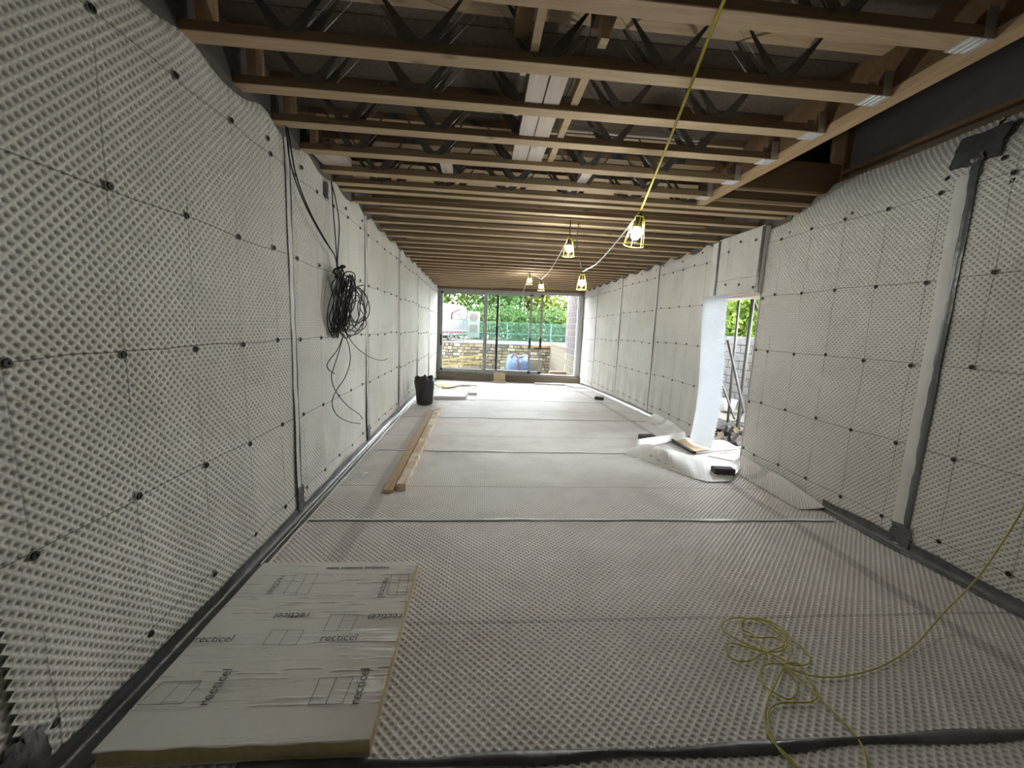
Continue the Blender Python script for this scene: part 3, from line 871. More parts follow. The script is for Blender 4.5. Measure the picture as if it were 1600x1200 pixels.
for sq in ([(-1.055, 2.295, 0.083), (-0.929, 2.293, 0.083), (-0.913, 2.102, 0.083), (-1.043, 2.105, 0.083)], [(-0.729, 1.949, 0.083), (-0.592, 1.946, 0.083), (-0.595, 1.831, 0.083), (-0.728, 1.834, 0.083)],
           [(-0.973, 1.846, 0.083), (-0.821, 1.841, 0.083), (-0.82, 1.75, 0.083), (-0.971, 1.754, 0.083)], [(-0.64, 1.564, 0.083), (-0.502, 1.566, 0.083), (-0.507, 1.442, 0.083), (-0.637, 1.442, 0.083)],
           [(-0.495, 2.28, 0.083), (-0.388, 2.278, 0.083), (-0.377, 2.091, 0.083), (-0.479, 2.093, 0.083)], [(-1.268, 1.568, 0.083), (-1.118, 1.569, 0.083), (-1.123, 1.466, 0.083), (-1.287, 1.467, 0.083)]):
    LN.append(MB())
    for k in range(4): pl(sq[k], sq[(k + 1) % 4])
    pl(mid((*sq[0][:2], 0), (*sq[1][:2], 0), .5, 0), mid((*sq[3][:2], 0), (*sq[2][:2], 0), .5, 0))
for m_ in LN: m_.build('printed_diagram', M_print, board)
sm = MB()     # the small unreadable line of print along the far edge
xx = (-0.898, 2.35, 0.083)[0]; yy = (-0.898, 2.35, 0.083)[1]
for wlen in (7, 12, 14):
    for k in range(wlen):
        hgt = r1.choice((.012, .014, .016)); sm.box(xx - board.location.x, xx - board.location.x + .008, yy - board.location.y - hgt / 2, yy - board.location.y + hgt / 2, bt + .0044, bt + .0050)
        xx += .0105
    xx += .014
tag(sm.build('small_print', M_print, board), kind='stuff')

# ------------------------------------------------------------------ olive string
S = 1 / 2.6667
string_pts = [(2.505, 1.55, 0.906), (2.555, 1.62, 0.702), (2.59, 1.72, 0.391), (2.646, 1.858, 0.1), (2.335, 1.729, 0.02), (2.063, 1.628, 0.006), (1.84, 1.573, 0.006), (1.681, 1.561, 0.006), (1.586, 1.579, 0.008), (1.518, 1.628, 0.012), (1.489, 1.706, 0.016), (1.492, 1.821, 0.012), (1.466, 1.867, 0.008), (1.498, 1.931, 0.006), (1.597, 1.948, 0.01), (1.682, 1.889, 0.012), (1.689, 1.777, 0.01), (1.701, 1.698, 0.006), (1.656, 1.641, 0.006), (1.568, 1.629, 0.01), (1.508, 1.682, 0.016), (1.433, 1.743, 0.014), (1.368, 1.829, 0.008), (1.366, 1.9, 0.006), (1.471, 1.954, 0.008), (1.582, 1.928, 0.014), (1.632, 1.843, 0.016), (1.641, 1.77, 0.01), (1.58, 1.72, 0.008), (1.477, 1.709, 0.014), (1.403, 1.748, 0.01), (1.337, 1.78, 0.006), (1.289, 1.732, 0.006), (1.295, 1.672, 0.006), (1.369, 1.664, 0.008), (1.438, 1.692, 0.012), (1.536, 1.718, 0.018), (1.601, 1.743, 0.016), (1.597, 1.797, 0.014), (1.509, 1.805, 0.01), (1.455, 1.835, 0.008), (1.485, 1.907, 0.01), (1.552, 1.939, 0.014), (1.64, 1.905, 0.016), (1.663, 1.809, 0.014), (1.624, 1.714, 0.012), (1.514, 1.624, 0.016), (1.405, 1.537, 0.012), (1.301, 1.452, 0.008), (1.223, 1.362, 0.006), (1.198, 1.29, 0.006), (1.213, 1.242, 0.006), (1.228, 1.18, 0.006)]
string2 = [(1.471, 1.154, 0.006), (1.524, 1.214, 0.006), (1.556, 1.275, 0.006), (1.56, 1.346, 0.006), (1.549, 1.443, 0.008), (1.536, 1.532, 0.012), (1.516, 1.615, 0.018), (1.506, 1.628, 0.02), (1.424, 1.635, 0.012), (1.365, 1.589, 0.006), (1.345, 1.532, 0.006), (1.367, 1.484, 0.008), (1.412, 1.459, 0.006), (1.482, 1.501, 0.006), (1.518, 1.571, 0.008), (1.509, 1.63, 0.014), (1.597, 1.625, 0.016), (1.573, 1.526, 0.01), (1.562, 1.481, 0.006), (1.501, 1.443, 0.006), (1.426, 1.443, 0.006), (1.355, 1.441, 0.008), (1.293, 1.422, 0.006), (1.249, 1.381, 0.008), (1.212, 1.307, 0.01), (1.199, 1.255, 0.008), (1.215, 1.196, 0.006), (1.227, 1.144, 0.006)]
stg = empty('string_line', (1.503, 1.765, 0))
tag(stg, 'tangled olive yellow string line lying on the floor at front right', 'string')
for pts in (string_pts, string2):
    MB().tube(smooth_path([Vector(p) + Vector((0, 0, .006)) - stg.location for p in pts], 8), .0040, 6).build('string_strand', M_string, stg, True)

# ------------------------------------------------------------------ battens, bag, boards, bricks
def batten(name, p0, p1, w, h, label, cat, mat, z=.004, group=None):
    a, b = Vector(p0), Vector(p1); d = b - a
    o = MB().cbox(w, d.length, h, .003).build(name, mat)
    za = zf(a.y) + z; zb = zf(b.y) + z
    o.location = ((a.x + b.x) / 2, (a.y + b.y) / 2, (za + zb) / 2)
    o.rotation_euler = (math.atan2(zb - za, d.length), 0, math.atan2(-d.x, d.y))
    return tag(o, label, cat, group)
batten('timber_batten', (-.822, 3.64, 0), (-.852, 7.30, 0), .088, .038, 'left of two long sawn battens lying on the floor, thinner end', 'timber', M_batten, group='long battens on the floor')
batten('timber_batten', (-.715, 3.70, 0), (-.745, 7.36, 0), .090, .068, 'right of two long sawn battens, thicker and blotched with plaster', 'timber', M_batten2, group='long battens on the floor')

bagp = (-1.09, 8.035, 0)
def bagfn(p, g, i):
    r = 1 + .05 * math.sin(3 * g + i * .7) + .035 * math.sin(7 * g + i * 1.9)
    z = p.z + (.03 * math.sin(4 * g + 1) + .02 * math.sin(9 * g) if i > 5 else 0)
    return Vector((p.x * r, p.y * r, z))
bag = MB().lathe([(.13, 0), (.155, .02), (.165, .12), (.175, .26), (.185, .38), (.19, .46), (.18, .52), (.14, .55), (.08, .53), (.02, .50)], 26, 0, fn=bagfn).build('rubble_sack', M_black, None, True, (bagp[0], bagp[1], zf(bagp[1]) + .004))
tag(bag, 'bulging black rubble sack standing against the left wall', 'sack')
def slab(name, pts, t, mat, label, cat, z=.004, group=None):
    cx = sum(p[0] for p in pts) / len(pts); cyy = sum(p[1] for p in pts) / len(pts); n = len(pts)
    zz = [zf(p[1]) + z for p in pts]; z0 = sum(zz) / n
    mb = MB(); mb.add([(p[0] - cx, p[1] - cyy, q - z0) for p, q in zip(pts, zz)] + [(p[0] - cx, p[1] - cyy, q - z0 + t) for p, q in zip(pts, zz)],
                      [tuple(range(n - 1, -1, -1)), tuple(range(n, 2 * n))] + [(i, (i + 1) % n, n + (i + 1) % n, n + i) for i in range(n)])
    o = mb.build(name, mat, None, False, (cx, cyy, z0)); return tag(o, label, cat, group)
slab('white_sheet', [(-.98, 8.72), (-.29, 8.80), (-.27, 10.0), (-.98, 9.95)], .06, M_white, 'nearer white insulation sheet on the floor beside the black sack', 'board')
slab('white_sheet', [(-.245, 9.52), (-.05, 9.55), (-.12, 10.9), (-.245, 10.85)], .05, M_white, 'narrower white sheet sticking out right of the larger one', 'board')
def small(name, x, y, w, d, h, rz, mat, label, cat, z=.004, b=.003, rx=0):
    o = MB().cbox(w, d, h, b).build(name, mat, None, False, (x, y, zf(y) + z), (rx, 0, rz)); return tag(o, label, cat)
small('timber_offcut', -.86, 10.35, .16, .35, .09, .2, M_batten, 'chunky timber offcut on the floor behind the white sheets', 'timber')
small('timber_offcut', -.70, 10.72, .08, .75, .045, -.5, M_pale, 'pale offcut lying aslant behind the white sheets', 'timber', z=.02)
small('timber_offcut', -.35, 11.30, .55, .12, .05, .15, M_pale, 'short pale offcut near the left end of the sill', 'timber')
small('ply_scrap', -.95, 11.3, .5, .6, .02, .3, M_batten, 'reddish scrap of ply in the left far corner', 'scrap')
small('timber_offcut', .62, 12.85, .48, .09, .04, -.1, M_pale, 'thin pale offcut under the middle of the sill', 'timber')
small('timber_offcut', 2.02, 12.55, .55, .10, .05, -.16, M_pale, 'thin pale offcut below the sill right of centre', 'timber')
small('timber_offcut', 2.55, 12.4, .6, .14, .06, -.1, M_white, 'white painted offcut under the right end of the sill', 'timber')
small('cardboard_flat', 2.98, 12.1, .5, .75, .035, .25, M_pale, 'folded cardboard lying in the right far corner', 'cardboard')
cbw = (0.647, 13.05, -0.232)
o = MB().box(-.19, .19, -.02, .02, 0, .31).build('ply_square', M_batten, None, False, (cbw[0] + .0, 13.02, ZFL + .06), (-.12, 0, ang)); tag(o, 'square of pale ply leaning on the sill', 'board')

def brick(x, y, rz, label, s=1.0, z=.004):
    o = MB().cbox(.205 * s, .10 * s, .066 * s, .005).build('brick', M_brick, None, False, (x, y, zf(y) + z), (0, 0, rz)); return tag(o, label, 'brick', 'dark bricks used as weights')
brick(2.80, 4.20, -.12, 'dark brick weighing down the loose flap of membrane by the doorway', 1.12, .02)
brick(2.86, 9.25, -.5, 'dark brick on the floor far down the right wall')
brick(2.50, 5.62, .1, 'dark brick half hidden behind the folded strip of membrane', 1.1)

scr = [Vector(p) for p in ((-1.254, 3.885, 0.012), (-1.22, 3.915, 0.02), (-1.2, 4.016, 0.014), (-1.156, 4.019, 0.02), (-1.131, 4.112, 0.012))]
o = MB().grid(lambda u, v: tuple(smooth_path(scr, 6)[int(round(u * 24))] + Vector((.0, (v - .5) * .07, .016 + .005 * math.sin(v * 9 + u * 22))) - scr[2]), 24, 6).build('plastic_scrap', M_memb, None, True, tuple(scr[2])); tag(o, 'small crumpled strip of clear plastic on the floor left of the battens', 'scrap')

# ------------------------------------------------------------------ loose membrane by the doorway
flap = empty('membrane_flap', (2.35, 4.7, 0))
tag(flap, 'loose corner of white membrane curling up off the floor by the doorway', 'membrane')
A = [Vector(p) for p in ((1.911, 4.941, 0.008), (2.044, 4.737, 0.01), (2.201, 4.442, 0.01), (2.358, 4.139, 0.01), (2.495, 3.989, 0.012), (2.749, 3.987, 0.015))]
B = [Vector(p) for p in ((2.054, 5.098, 0.03), (2.265, 5.085, 0.1), (2.336, 4.763, 0.14), (2.54, 4.741, 0.1), (2.769, 4.543, 0.07), (3.192, 4.429, 0.035))]
As = smooth_path(A, 12); Bs = smooth_path(B, 12)
def flapP(u, v):
    k = int(round(u * (len(As) - 1))); a, b = As[k], Bs[k]
    p = a.lerp(b, v)
    p.z += .045 * math.sin(v * math.pi) * math.sin(min(1, u * 1.4) * math.pi) + .006 * math.sin(u * 170)
    return tuple(p - flap.location)
MB().grid(flapP, len(As) - 1, 12).build('curled_sheet', M_memb, flap, True)
C = [Vector(p) for p in ((2.205, 5.138, 0.02), (2.455, 5.299, 0.02), (2.772, 5.474, 0.02), (3.159, 5.734, 0.02))]
Cs = smooth_path(C, 8)
MB().grid(lambda u, v: tuple(Cs[int(round(u * (len(Cs) - 1)))] + Vector((.0, .05 * v + .01 * math.sin(u * 60), .11 * v * (1 - .35 * u) + .0)) - flap.location), len(Cs) - 1, 6).build('folded_strip', M_memb, flap, True)
MB().grid(lambda u, v: tuple(Cs[0] + Vector((-.05 + .04 * u, .02 * v, .12 * v)) - flap.location), 3, 4).build('folded_end', M_whitetape, flap, True)
ME_oo = None
for k, t in enumerate((.30, .37, .44, .51)):
    a = As[int(t * (len(As) - 1))].lerp(Bs[int(t * (len(As) - 1))], .16) - flap.location
    mk = MB().tube([(a.x + .018 * math.cos(g * .7854), a.y + .03 * math.sin(g * .7854), a.z + .040 - .01 * k) for g in range(8 if k in (1,) else 6)], .003, 4, closed=(k == 1))
    mk.build('printed_mark', M_print, flap)

slab('door_ply', [(2.86, 5.55), (2.87, 4.93), (3.70, 5.16), (3.70, 5.62), (3.1, 5.66)], .018, M_batten, 'sheet of ply lying in the doorway', 'board', z=-.004)
slab('door_sill_board', [(3.02, 4.88), (3.30, 4.64), (3.70, 4.64), (3.75, 5.10)], .016, M_pale, 'pale worn board just inside the doorway', 'board', z=-.004)
trimo = MB().tube(smooth_path([(2.84, 5.62, .03), (2.86, 5.25, .03), (2.86, 4.96, .03)], 4) + smooth_path([(2.88, 4.93, .03), (3.3, 5.06, .035), (3.78, 5.20, .04)], 4), .022, 6).build('black_edging', M_black, None, False)
tag(trimo, 'black L shaped strip lying across the doorway floor', 'strip')
# hanging curtain of membrane at the doorway
def curtain_def(V):
    u, v = V[:, 0], V[:, 1]
    V[:, 2] += .05 * np.sin(u / .68 * np.pi) + .10 * np.exp(-((v) / .5) ** 2) * np.sin(u * 4.6) - .02 * np.sin(v * 2.4)
    V[:, 0] += .04 * np.sin(v * 1.6 + .5)
    return V
def translucent_mat(name, c, tr):
    m, nt, bs = new_mat(name); out = nt.nodes['Material Output']
    bs.inputs['Base Color'].default_value = (*c, 1); bs.inputs['Roughness'].default_value = .4
    t = nt.nodes.new('ShaderNodeBsdfTranslucent'); t.inputs[0].default_value = (*c, 1)
    mx = nt.nodes.new('ShaderNodeMixShader'); mx.inputs[0].default_value = tr
    nt.links.new(bs.outputs[0], mx.inputs[1]); nt.links.new(t.outputs[0], mx.inputs[2]); nt.links.new(mx.outputs[0], out.inputs[0])
    return m
M_curt = translucent_mat('translucent_sheet', (.60, .65, .70), .14)
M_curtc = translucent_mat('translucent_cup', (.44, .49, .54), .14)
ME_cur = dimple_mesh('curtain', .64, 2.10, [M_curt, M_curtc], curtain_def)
cur = link('membrane_curtain', ME_cur); cur.matrix_world = Matrix.Translation((XR - .03, 5.76, .02)) @ RR
tag(cur, 'loose strip of dimpled membrane hanging at the far side of the doorway', 'membrane')

# ------------------------------------------------------------------ outside the far glazing
def stuffobj(o, label, cat): return tag(o, label, cat, kind='stuff')
M_ground = plain('pale_ground', (.07, .063, .052), .95, scale=3, var=.25)
M_stone = plain('stone', (.062, .048, .027), .9, scale=7, var=.5, bmp=.4)
M_blockA = plain('block_purple', (.034, .026, .026), .9, scale=12, var=.3, bmp=.3)
M_blockB = plain('block_yellow', (.055, .046, .030), .9, scale=12, var=.2, bmp=.3)
M_conc2 = plain('grey_block', (.045, .044, .043), .95, scale=10, var=.2, bmp=.3)
M_vanw = plain('van_white', (.085, .088, .09), .3, var=.03)
M_red = plain('van_red', (.05, .001, .005), .4, var=.05)
M_rubber = plain('tyre', (.03, .03, .03), .8)
M_blue = plain('blue_bag', (.014, .034, .075), .55, var=.3, scale=8)
M_orange = plain('orange_timber', (.07, .03, .005), .7)
M_ylad = plain('yellow_ladder', (.075, .05, .002), .5)
M_green = plain('green_mesh', (.012, .055, .04), .6)
M_bark = plain('bark', (.10, .075, .05), .9, scale=12, bmp=.5)

terrace = MB().box(-12, 9, 13.75, 19.2, -.75, -.62).build('terrace', M_ground)
tag(terrace, 'pale ground of the sunken yard beyond the glazing', kind='structure')
g2 = MB().box(-30, 30, 19.6, 75, .2, .62).box(3.53, 30, -20, 4.4, -.6, -.3).build('upper_ground', M_ground)
tag(g2, 'upper ground level beyond the stone retaining wall', kind='structure')
rw = MB(); r2 = random.Random(11)
for c in range(9):
    x = -9 - r2.random() * .3
    while x < 6.2:
        w = r2.uniform(.18, .42); d = r2.uniform(0, .05)
        rw.box(x + .014, x + w - .014, 19.0 - d, 19.5, -.62 + c * .145 + .012, -.62 + (c + 1) * .145 - .012, r2.choice((0, 0, 1, 2)))
        x += w
rwall = empty('retaining_wall', (0, 0, 0)); tag(rwall, 'low rubble stone retaining wall across the yard', kind='structure')
tag(rw.build('stone_courses', [M_stone, plain('stone_pale', (.10, .088, .062), .9, scale=9, var=.3, bmp=.3), plain('stone_dark', (.030, .024, .016), .9, scale=9, var=.4, bmp=.3)], rwall), kind='stuff')
MB().box(-9, 6.2, 19.06, 19.5, -.62, .66).build('wall_core', M_conc2, rwall)
MB().box(-9, 6.2, 18.96, 19.55, .68, .74).build('coping', M_conc2, rwall)
MB().box(2.4, 6.2, 18.9, 19.0, .62, .72).build('timber_rail', M_orange, rwall)

side = empty('wall_side', (3.16, 13.2, 0)); tag(side, 'blockwork return wall just outside the open end of the glazing', kind='structure')
bm = MB(); bm.box(0, .10, .013, .427, .013, .202)
ME_bA = bm.mesh('block', M_blockA); ME_bB = bm.mesh('block', M_blockB)
MB().box(.012, .2, 0, 1.74, -.62, 3.1).build('mortar_core', plain('pale_mortar', (.11, .105, .10), .95), side)
for c in range(17):
    for k in range(4):
        yb = k * .44 - (.22 if c % 2 else 0)
        if yb < -.05: continue
        link('block', ME_bA if c > 5 else ME_bB, side, (0, yb, -.62 + c * .215))

low = empty('wall_low', (3.30, 14.98, -.62)); tag(low, 'low pale return wall between the yard and the side', kind='structure')
MB().box(.012, .25, 0, 4.0, 0, 1.40).build('mortar_core', M_conc2, low)
for c in range(7):
    for k in range(9): link('block', ME_bB, low, (0, k * .44 - (.2 if c % 2 and k else 0), c * .2))
MB().box(-.02, .28, 0, 4.0, 1.40, 1.46).build('coping', M_orange, low)

# green mesh fence
fence = empty('mesh_fence', (0, 23, .62)); tag(fence, 'green wire mesh fence along the upper ground', 'fence')
for k in range(9):
    MB().box(-.03, .03, -.03, .03, 0, 1.15).build('post', M_green, fence, False, (-1.0 + k * 1.25, 0, 0))
mm = MB()
for k in range(120): mm.box(-1.0 + k * .09, -1.0 + k * .09 + .012, -.006, .006, .02, 1.12)
for k in range(14): mm.box(-1.0, 9.6, -.008, .004, .04 + k * .082, .04 + k * .082 + .010)
tag(mm.build('wire_mesh', M_green, fence), kind='stuff')
MB().box(-1, 9.6, -.02, .02, 1.11, 1.14).build('top_rail', M_green, fence); MB().box(-1, 9.6, -.02, .02, .5, .53).build('mid_rail', M_green, fence)

# van
van = empty('van', (-2.03, 21.0, .70)); van.rotation_euler = (0, 0, math.atan2(24 - 21, -.80 + 2.03))
tag(van, 'white van with red graphics parked beyond the retaining wall, rear door open', 'van')
# local x runs along its side towards the rear; the side facing the room is at y = 0
VL = 3.25
vb = MB()
side_prof = [(0, .28), (0, 1.80), (.10, 1.93), (.35, 1.98)]
def vs(x): return [(x, -.0 + (.04 if i == 0 else 0) + i * 0 + p[0] * -1 * 0 - 0, p[1]) for i, p in enumerate(side_prof)]
pr = [(0.02, .25), (0, .5), (0, 1.10), (-.03, 1.15), (-.06, 1.70), (-.12, 1.86), (-.3, 1.93), (-1.5, 1.93), (-1.68, 1.86), (-1.76, 1.70), (-1.80, 1.1), (-1.80, .25)]
xs = [-3.0, VL]; vv = []; n = len(pr)
for x in xs: vv += [(x, -a * -1 if False else -a, z) for a, z in pr]
vb.add([(x, -a, z) for x in xs for a, z in pr], [(i, (i + 1) % n, n + (i + 1) % n, n + i) for i in range(n)] + [tuple(range(n - 1, -1, -1)), tuple(range(n, 2 * n))])
vb.build('body', M_vanw, van)
MB().box(-3, VL - .15, -.012, .0, .30, .47).build('red_band', M_red, van)
MB().box(-3, VL - .02, -.015, .0, .47, .53).build('trim_rail', plain('van_trim', (.18, .16, .17), .5), van)
MB().box(-3, VL, -.012, .02, 1.12, 1.14).build('crease', M_rubber, van)
MB().box(-3, VL, -.02, .05, 1.80, 1.83).build('gutter', M_rubber, van)
gl = MB()
for a, b in (((1.2, 1.12), (1.25, 1.45)), ((1.22, 1.42), (2.25, 1.68))):
    d = Vector((b[0] - a[0], 0, b[1] - a[1])).normalized(); nn = Vector((-d.z, 0, d.x)) * .05
    a3, b3 = Vector((a[0], -.0, a[1])), Vector((b[0], -.0, b[1]))
    gl.add([a3 + nn + Vector((0, -.02, 0)), a3 - nn + Vector((0, -.02, 0)), b3 - nn + Vector((0, -.02, 0)), b3 + nn + Vector((0, -.02, 0))], [(0, 1, 2, 3)])
    gl.add([a3 + nn, a3 - nn, b3 - nn, b3 + nn], [(3, 2, 1, 0)])
gl.build('red_chevron', M_red, van)
for k, (x, z) in enumerate(((1.95, 1.42), (2.1, 1.38), (2.4, 1.25))):
    MB().box(x, x + .05, -.02, 0, z - .08, z + .06).build('dark_mark', M_green if k == 0 else M_rubber, van)
for k in range(7): MB().box(.35 + k * .34, .35 + k * .34 + .16, -.016, -.011, .34, .43).build('band_mark', M_vanw, van)
for x in (1.05, -2.2):
    MB().lathe([(.30, -.1), (.31, -.02), (.28, .0), (.16, .0), (.15, .03)], 20, R=Matrix.Rotation(math.pi / 2, 3, 'X'), c=(x, .0, .26)).build('wheel', M_rubber, van)
dr = MB().box(0, .72, -.02, .02, .1, 1.62).build('rear_door', M_vanw, van)
dr.location = (VL, .0, .0); dr.rotation_euler = (0, 0, -van.rotation_euler.z + .05)
M_dim = plain('door_window', (.03, .02, .016), .5, var=.3)
MB().lathe([(.25, 0), (.26, .012)], 20, R=Matrix.Rotation(math.pi / 2, 3, 'X'), c=(.36, -.02, 1.28)).build('door_window', M_dim, dr)
MB().box(.13, .58, -.03, -.02, .38, .85).build('door_window', M_dim, dr)

# things in the yard
lad = empty('ladder', (-1.701, 18, -0.055)); lad.rotation_euler = (0, -math.atan2(.29, 1.83), 0)
tag(lad, 'yellow ladder lying propped along the retaining wall', 'ladder')
for dz in (0, .30):
    MB().box(-.6, 2.0, -.03, .03, -.035 - dz * .9, .035 - dz * .9).build('rail', M_ylad, lad)
for k in range(8): MB().box(-.3 + k * .3, -.26 + k * .3, -.02, .02, -.27, 0).build('rung', M_ylad, lad)
bb = (1.621, 17, -0.349)
def bagf(p, g, i): return Vector((p.x * (1 + .06 * math.sin(5 * g + i)), p.y * .6 * (1 + .05 * math.sin(4 * g)), p.z + (.045 * math.sin(2 * g + 2.2) + .05 * math.sin(5 * g + .5) + .05 * math.sin(9 * g) if i > 2 else 0)))
sk = MB().lathe([(.50, 0), (.54, .05), (.55, .30), (.53, .45), (.46, .56), (.30, .60), (.05, .55)], 28, fn=bagf).build('bulk_bag', M_blue, None, True, (bb[0], bb[1], -.62 + .0)); sk.scale = (1, 1, 1.45)
tag(sk, 'blue bulk bag slumped in front of the retaining wall', 'bag')
MB().box(-.06, .02, -.37, -.33, 0, .52).build('strap', M_red, sk); MB().tube([(-.35, -.1, .58), (-.2, -.2, .72), (0, -.25, .62), (.2, -.2, .66)], .03, 6).build('strap', M_red, sk)
small('orange_timber', 2.86, 14.55, .62, .25, .30, 0, M_orange, 'orange timber block lying outside the open door', 'timber', z=.05)
small('timber_baulk', .35, 16.2, 1.1, .35, .22, .05, M_blockB, 'pale timber baulk lying in the yard below the ladder', 'timber', z=-.12)
small('plaster_sack', -.2, 15.6, 1.7, .5, .2, .08, M_white, 'white wrapped bundle lying outside the left glass panel', 'bundle', z=-.2)
small('block_pile', -1.1, 16.4, .5, .4, .42, .1, M_conc2, 'grey concrete block at the left end of the yard', 'block', z=-.28)
small('stone_block', 2.45, 17.6, .55, .4, 1.0, 0, M_blockB, 'stacked pale stone blocks between the two right stiles', 'stone', z=-.2)
small('grey_bucket', 2.35, 16.4, .42, .4, .40, 0, M_conc2, 'grey tub behind the two right door stiles', 'tub', z=-.25, b=.05)

# trees
def leaf_mat(name, c1, c2):
    m, nt, bs = new_mat(name); nt.nodes.remove(bs)
    out = nt.nodes['Material Output']
    n = noise(nt, objc(nt), 1.2, 3, .6)
    cc = mixc(nt, ramp(nt, n, .35, .65), c1, c2)
    d = nt.nodes.new('ShaderNodeBsdfDiffuse'); t = nt.nodes.new('ShaderNodeBsdfTranslucent'); mx = nt.nodes.new('ShaderNodeMixShader')
    nt.links.new(cc, d.inputs[0]); nt.links.new(cc, t.inputs[0]); mx.inputs[0].default_value = .45
    nt.links.new(d.outputs[0], mx.inputs[1]); nt.links.new(t.outputs[0], mx.inputs[2]); nt.links.new(mx.outputs[0], out.inputs[0])
    return m
LEAFS = [leaf_mat('leaf_a', (.040, .070, .014), (.085, .118, .024)), leaf_mat('leaf_b', (.030, .064, .022), (.062, .105, .038)), leaf_mat('leaf_c', (.072, .096, .018), (.125, .14, .03))]
def tree(x, y, z0, h, rx, rz, n, mi, label, leaf=.16, low=.15, group='trees beyond the fence'):
    t = empty('tree', (x, y, z0)); tag(t, label, 'tree', group)
    g = np.random.default_rng(int(abs(x * 77 + y * 13)) + 5)
    pts = []
    tr = MB(); tr.tube([(0, 0, -.1), (.08, .05, h * .35), (-.05, .1, h * .7), (.05, 0, h * .9)], .14, 7, r_end=.03)
    ends = []
    for k in range(9):
        a = g.uniform(0, 6.28); zz = h * g.uniform(.3, .8); e = (rx * .75 * math.cos(a), rx * .75 * math.sin(a), zz + h * .22)
        tr.tube([(0, .05, zz), (e[0] * .5, e[1] * .5, zz + h * .08), e], .05, 5, r_end=.012); ends.append(e)
    tr.build('trunk', M_bark, t, True)
    nb = 42
    a = g.uniform(0, 6.28, nb); ph = g.uniform(-1, 1, nb); rr_ = g.uniform(.45, 1, nb)
    bc = np.stack([rx * rr_ * np.sqrt(1 - ph ** 2 * .8) * np.cos(a), rx * rr_ * np.sqrt(1 - ph ** 2 * .8) * np.sin(a), h * (low + (1 - low) * (ph * rr_ + 1) / 2)], 1)
    idx = g.integers(0, nb, n)
    p = bc[idx] + g.normal(0, 1, (n, 3)) * rz
    d1 = g.normal(0, 1, (n, 3)); d1 /= np.linalg.norm(d1, axis=1)[:, None]
    d2 = np.cross(d1, g.normal(0, 1, (n, 3))); d2 /= np.linalg.norm(d2, axis=1)[:, None]
    s_ = g.uniform(.6, 1.3, (n, 1)) * leaf
    q = np.stack([p - d1 * s_, p - d2 * s_ * .55, p + d1 * s_, p + d2 * s_ * .55], 1).reshape(-1, 3)
    me = bpy.data.meshes.new('crown'); me.from_pydata(q.tolist(), [], np.arange(4 * n).reshape(-1, 4).tolist()); me.materials.append(LEAFS[mi]); me.update()
    tag(link('crown', me, t), kind='stuff')
tree(-5.0, 31, .6, 6.0, 2.6, .5, 4200, 0, 'broad green tree behind the van at far left')
tree(-1.6, 33, .6, 6.4, 2.4, .5, 5200, 0, 'tall green tree rising above the van')
tree(.9, 31, .6, 5.4, 1.9, .5, 3000, 1, 'green tree behind the middle stiles of the glazing')
tree(3.2, 34, .6, 5.0, 2.0, .55, 1700, 1, 'thin airy tree seen through the middle glass panel')
tree(5.3, 33, .6, 5.6, 1.7, .5, 3400, 2, 'yellow green tree behind the right stile')
tree(8.6, 34, .6, 5.0, 2.2, .55, 2000, 1, 'open branched tree seen through the open door panel')
for k, (x, y) in enumerate(((-2.4, 27), (.6, 26.5), (2.6, 27), (4.6, 27.2), (6.8, 26.6))):
    lab = ['low hedge bush behind the van', 'hedge bush left behind the fence', 'hedge bush in the middle behind the fence', 'hedge bush right of middle behind the fence', 'yellowish hedge bush at the right end of the fence'][k]
    tree(x, y, .6, 2.0, 1.4, .35, 2600, 2 if k == 4 else 1, lab, .13, .02, 'hedge bushes behind the fence')

# ------------------------------------------------------------------ outside the doorway
yard = MB().box(3.53, 14, 4.4, 13.2, -.45, -.30).build('side_yard', M_ground)
tag(yard, 'ground outside the side doorway', kind='structure')
ow = empty('wall_outside', (6.6, 9, -.3)); tag(ow, 'pale concrete block wall standing outside the doorway', kind='structure')
MB().box(.02, .2, -3.4, 4.0, 0, 1.84).build('mortar_core', plain('white_mortar', (.16, .155, .15), .95), ow)
b2 = MB().box(0, .1, .010, .430, .010, .197); ME_b2 = b2.mesh('block', plain('pale_block', (.085, .083, .082), .95, scale=9, var=.25, bmp=.3))
for c in range(9):
    for k in range(17):
        link('block', ME_b2, ow, (0, -3.4 + k * .44 - (.22 if c % 2 else 0), c * .205))
def pole(a, b, r, label, mat=None):
    o = MB().tube([a, b], r, 10).build('steel_prop', mat or M_galvpole, None, True); return tag(o, label, 'prop', 'steel props outside the doorway')
M_galvpole = plain('dull_prop', (.045, .042, .036), .6)
pole((4.5, 6.505, 2.324), (4.5, 6.486, -0.251), .030, 'thick upright steel prop nearest the doorway jamb')
pole((5, 7.643, 2.437), (5, 7.532, -0.154), .024, 'slimmer upright prop further out beyond the doorway')
pole((4.3, 6.749, 1.492), (4.3, 6.081, 0.349), .022, 'raking prop crossing behind the curtain')
pole((4.6, 7.241, 0.659), (4.6, 6.741, 0.092), .020, 'short raking prop low beside the curtain')
pole((4.9, 7.409, 2.685), (4.9, 6.741, 1.815), .020, 'short brace high in the corner of the doorway')
pole((5.2, 6.979, 0.715), (5.2, 7.906, -0.661), .022, 'low prop leaning over the rubble')
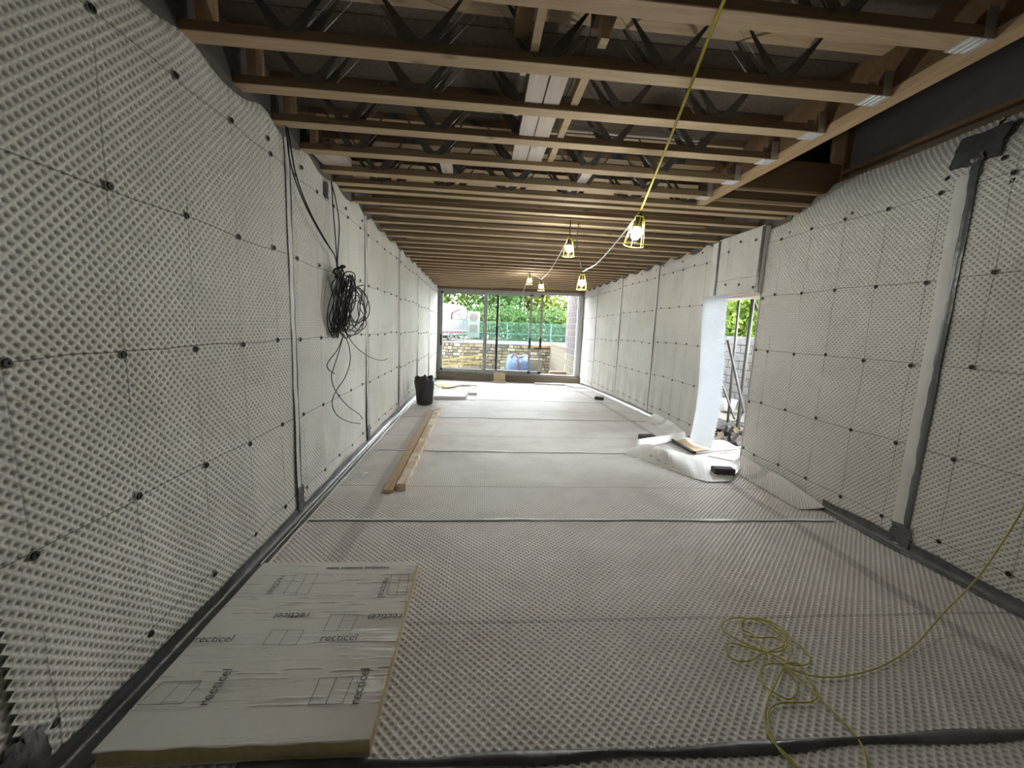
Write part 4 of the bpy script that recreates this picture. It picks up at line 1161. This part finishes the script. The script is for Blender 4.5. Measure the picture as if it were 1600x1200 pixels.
MB_s = MB().box(3.54, 5.5, 3.0, 9.5, 2.62, 2.80).build('shading_slab', M_conc2); tag(MB_s, 'unseen slab added above the doorway props to cut daylight', kind='structure')  # out of view, added to block sky light at the doorway
rb = MB(); r3 = random.Random(21)
rub = empty('rubble_heap', (4.4, 6.4, -.3)); tag(rub, 'heap of broken brick and stone outside the doorway', 'rubble')
for k in range(420):
    s = r3.uniform(.03, .085); x = r3.uniform(-.75, 1.2); y = r3.uniform(-1.3, 1.5)
    z = max(0, .22 - .16 * math.hypot(x, y * .7)) + r3.uniform(0, .08)
    R = Matrix.Rotation(r3.uniform(0, 6), 3, 'X') @ Matrix.Rotation(r3.uniform(0, 6), 3, 'Z')
    rb.box(-s, s, -s * .7, s * .7, -s * .5, s * .5, r3.choice((0, 1, 2, 3)), R, (x, y, z))
tag(rb.build('rubble_pieces', [M_blockA, M_blockB, M_conc2, M_stone], rub), kind='stuff')
tb = (6.1, 9.274, -0.238)
MB_t = MB().lathe([(.16, 0), (.20, .25), (.21, .26), (.19, .25), (.15, .04)], 18).build('white_tub', M_white, None, True, (tb[0], tb[1], -.25)); tag(MB_t, 'white tub standing behind the rubble outside the doorway', 'tub')
rd = (4.6, 6.739, -0.109)
o = MB(); o.add([(-.09, 0, 0), (.09, 0, 0), (0, .06, .2), (-.09, .03, 0), (.09, .03, 0), (0, .09, .2)], [(0, 1, 2), (5, 4, 3), (0, 3, 4, 1), (1, 4, 5, 2), (2, 5, 3, 0)])
o = o.build('red_sign', M_red, None, False, (rd[0], rd[1], rd[2] - .12), (0, 0, -.6)); tag(o, 'small red triangular sign lying on the rubble', 'sign')
tree(11.5, 17.2, -.3, 4.3, 2.0, .5, 5200, 2, 'bright yellow green tree above the block wall outside the doorway', .15, .1, 'trees outside the doorway')
tree(13.5, 20.5, -.3, 5.6, 2.4, .5, 5200, 0, 'darker tree behind, seen through the doorway', .16, .1, 'trees outside the doorway')
tree(9.8, 14.6, -.3, 3.4, 1.3, .4, 3600, 0, 'leafy bush leaning over the outside block wall', .12, .2, 'trees outside the doorway')
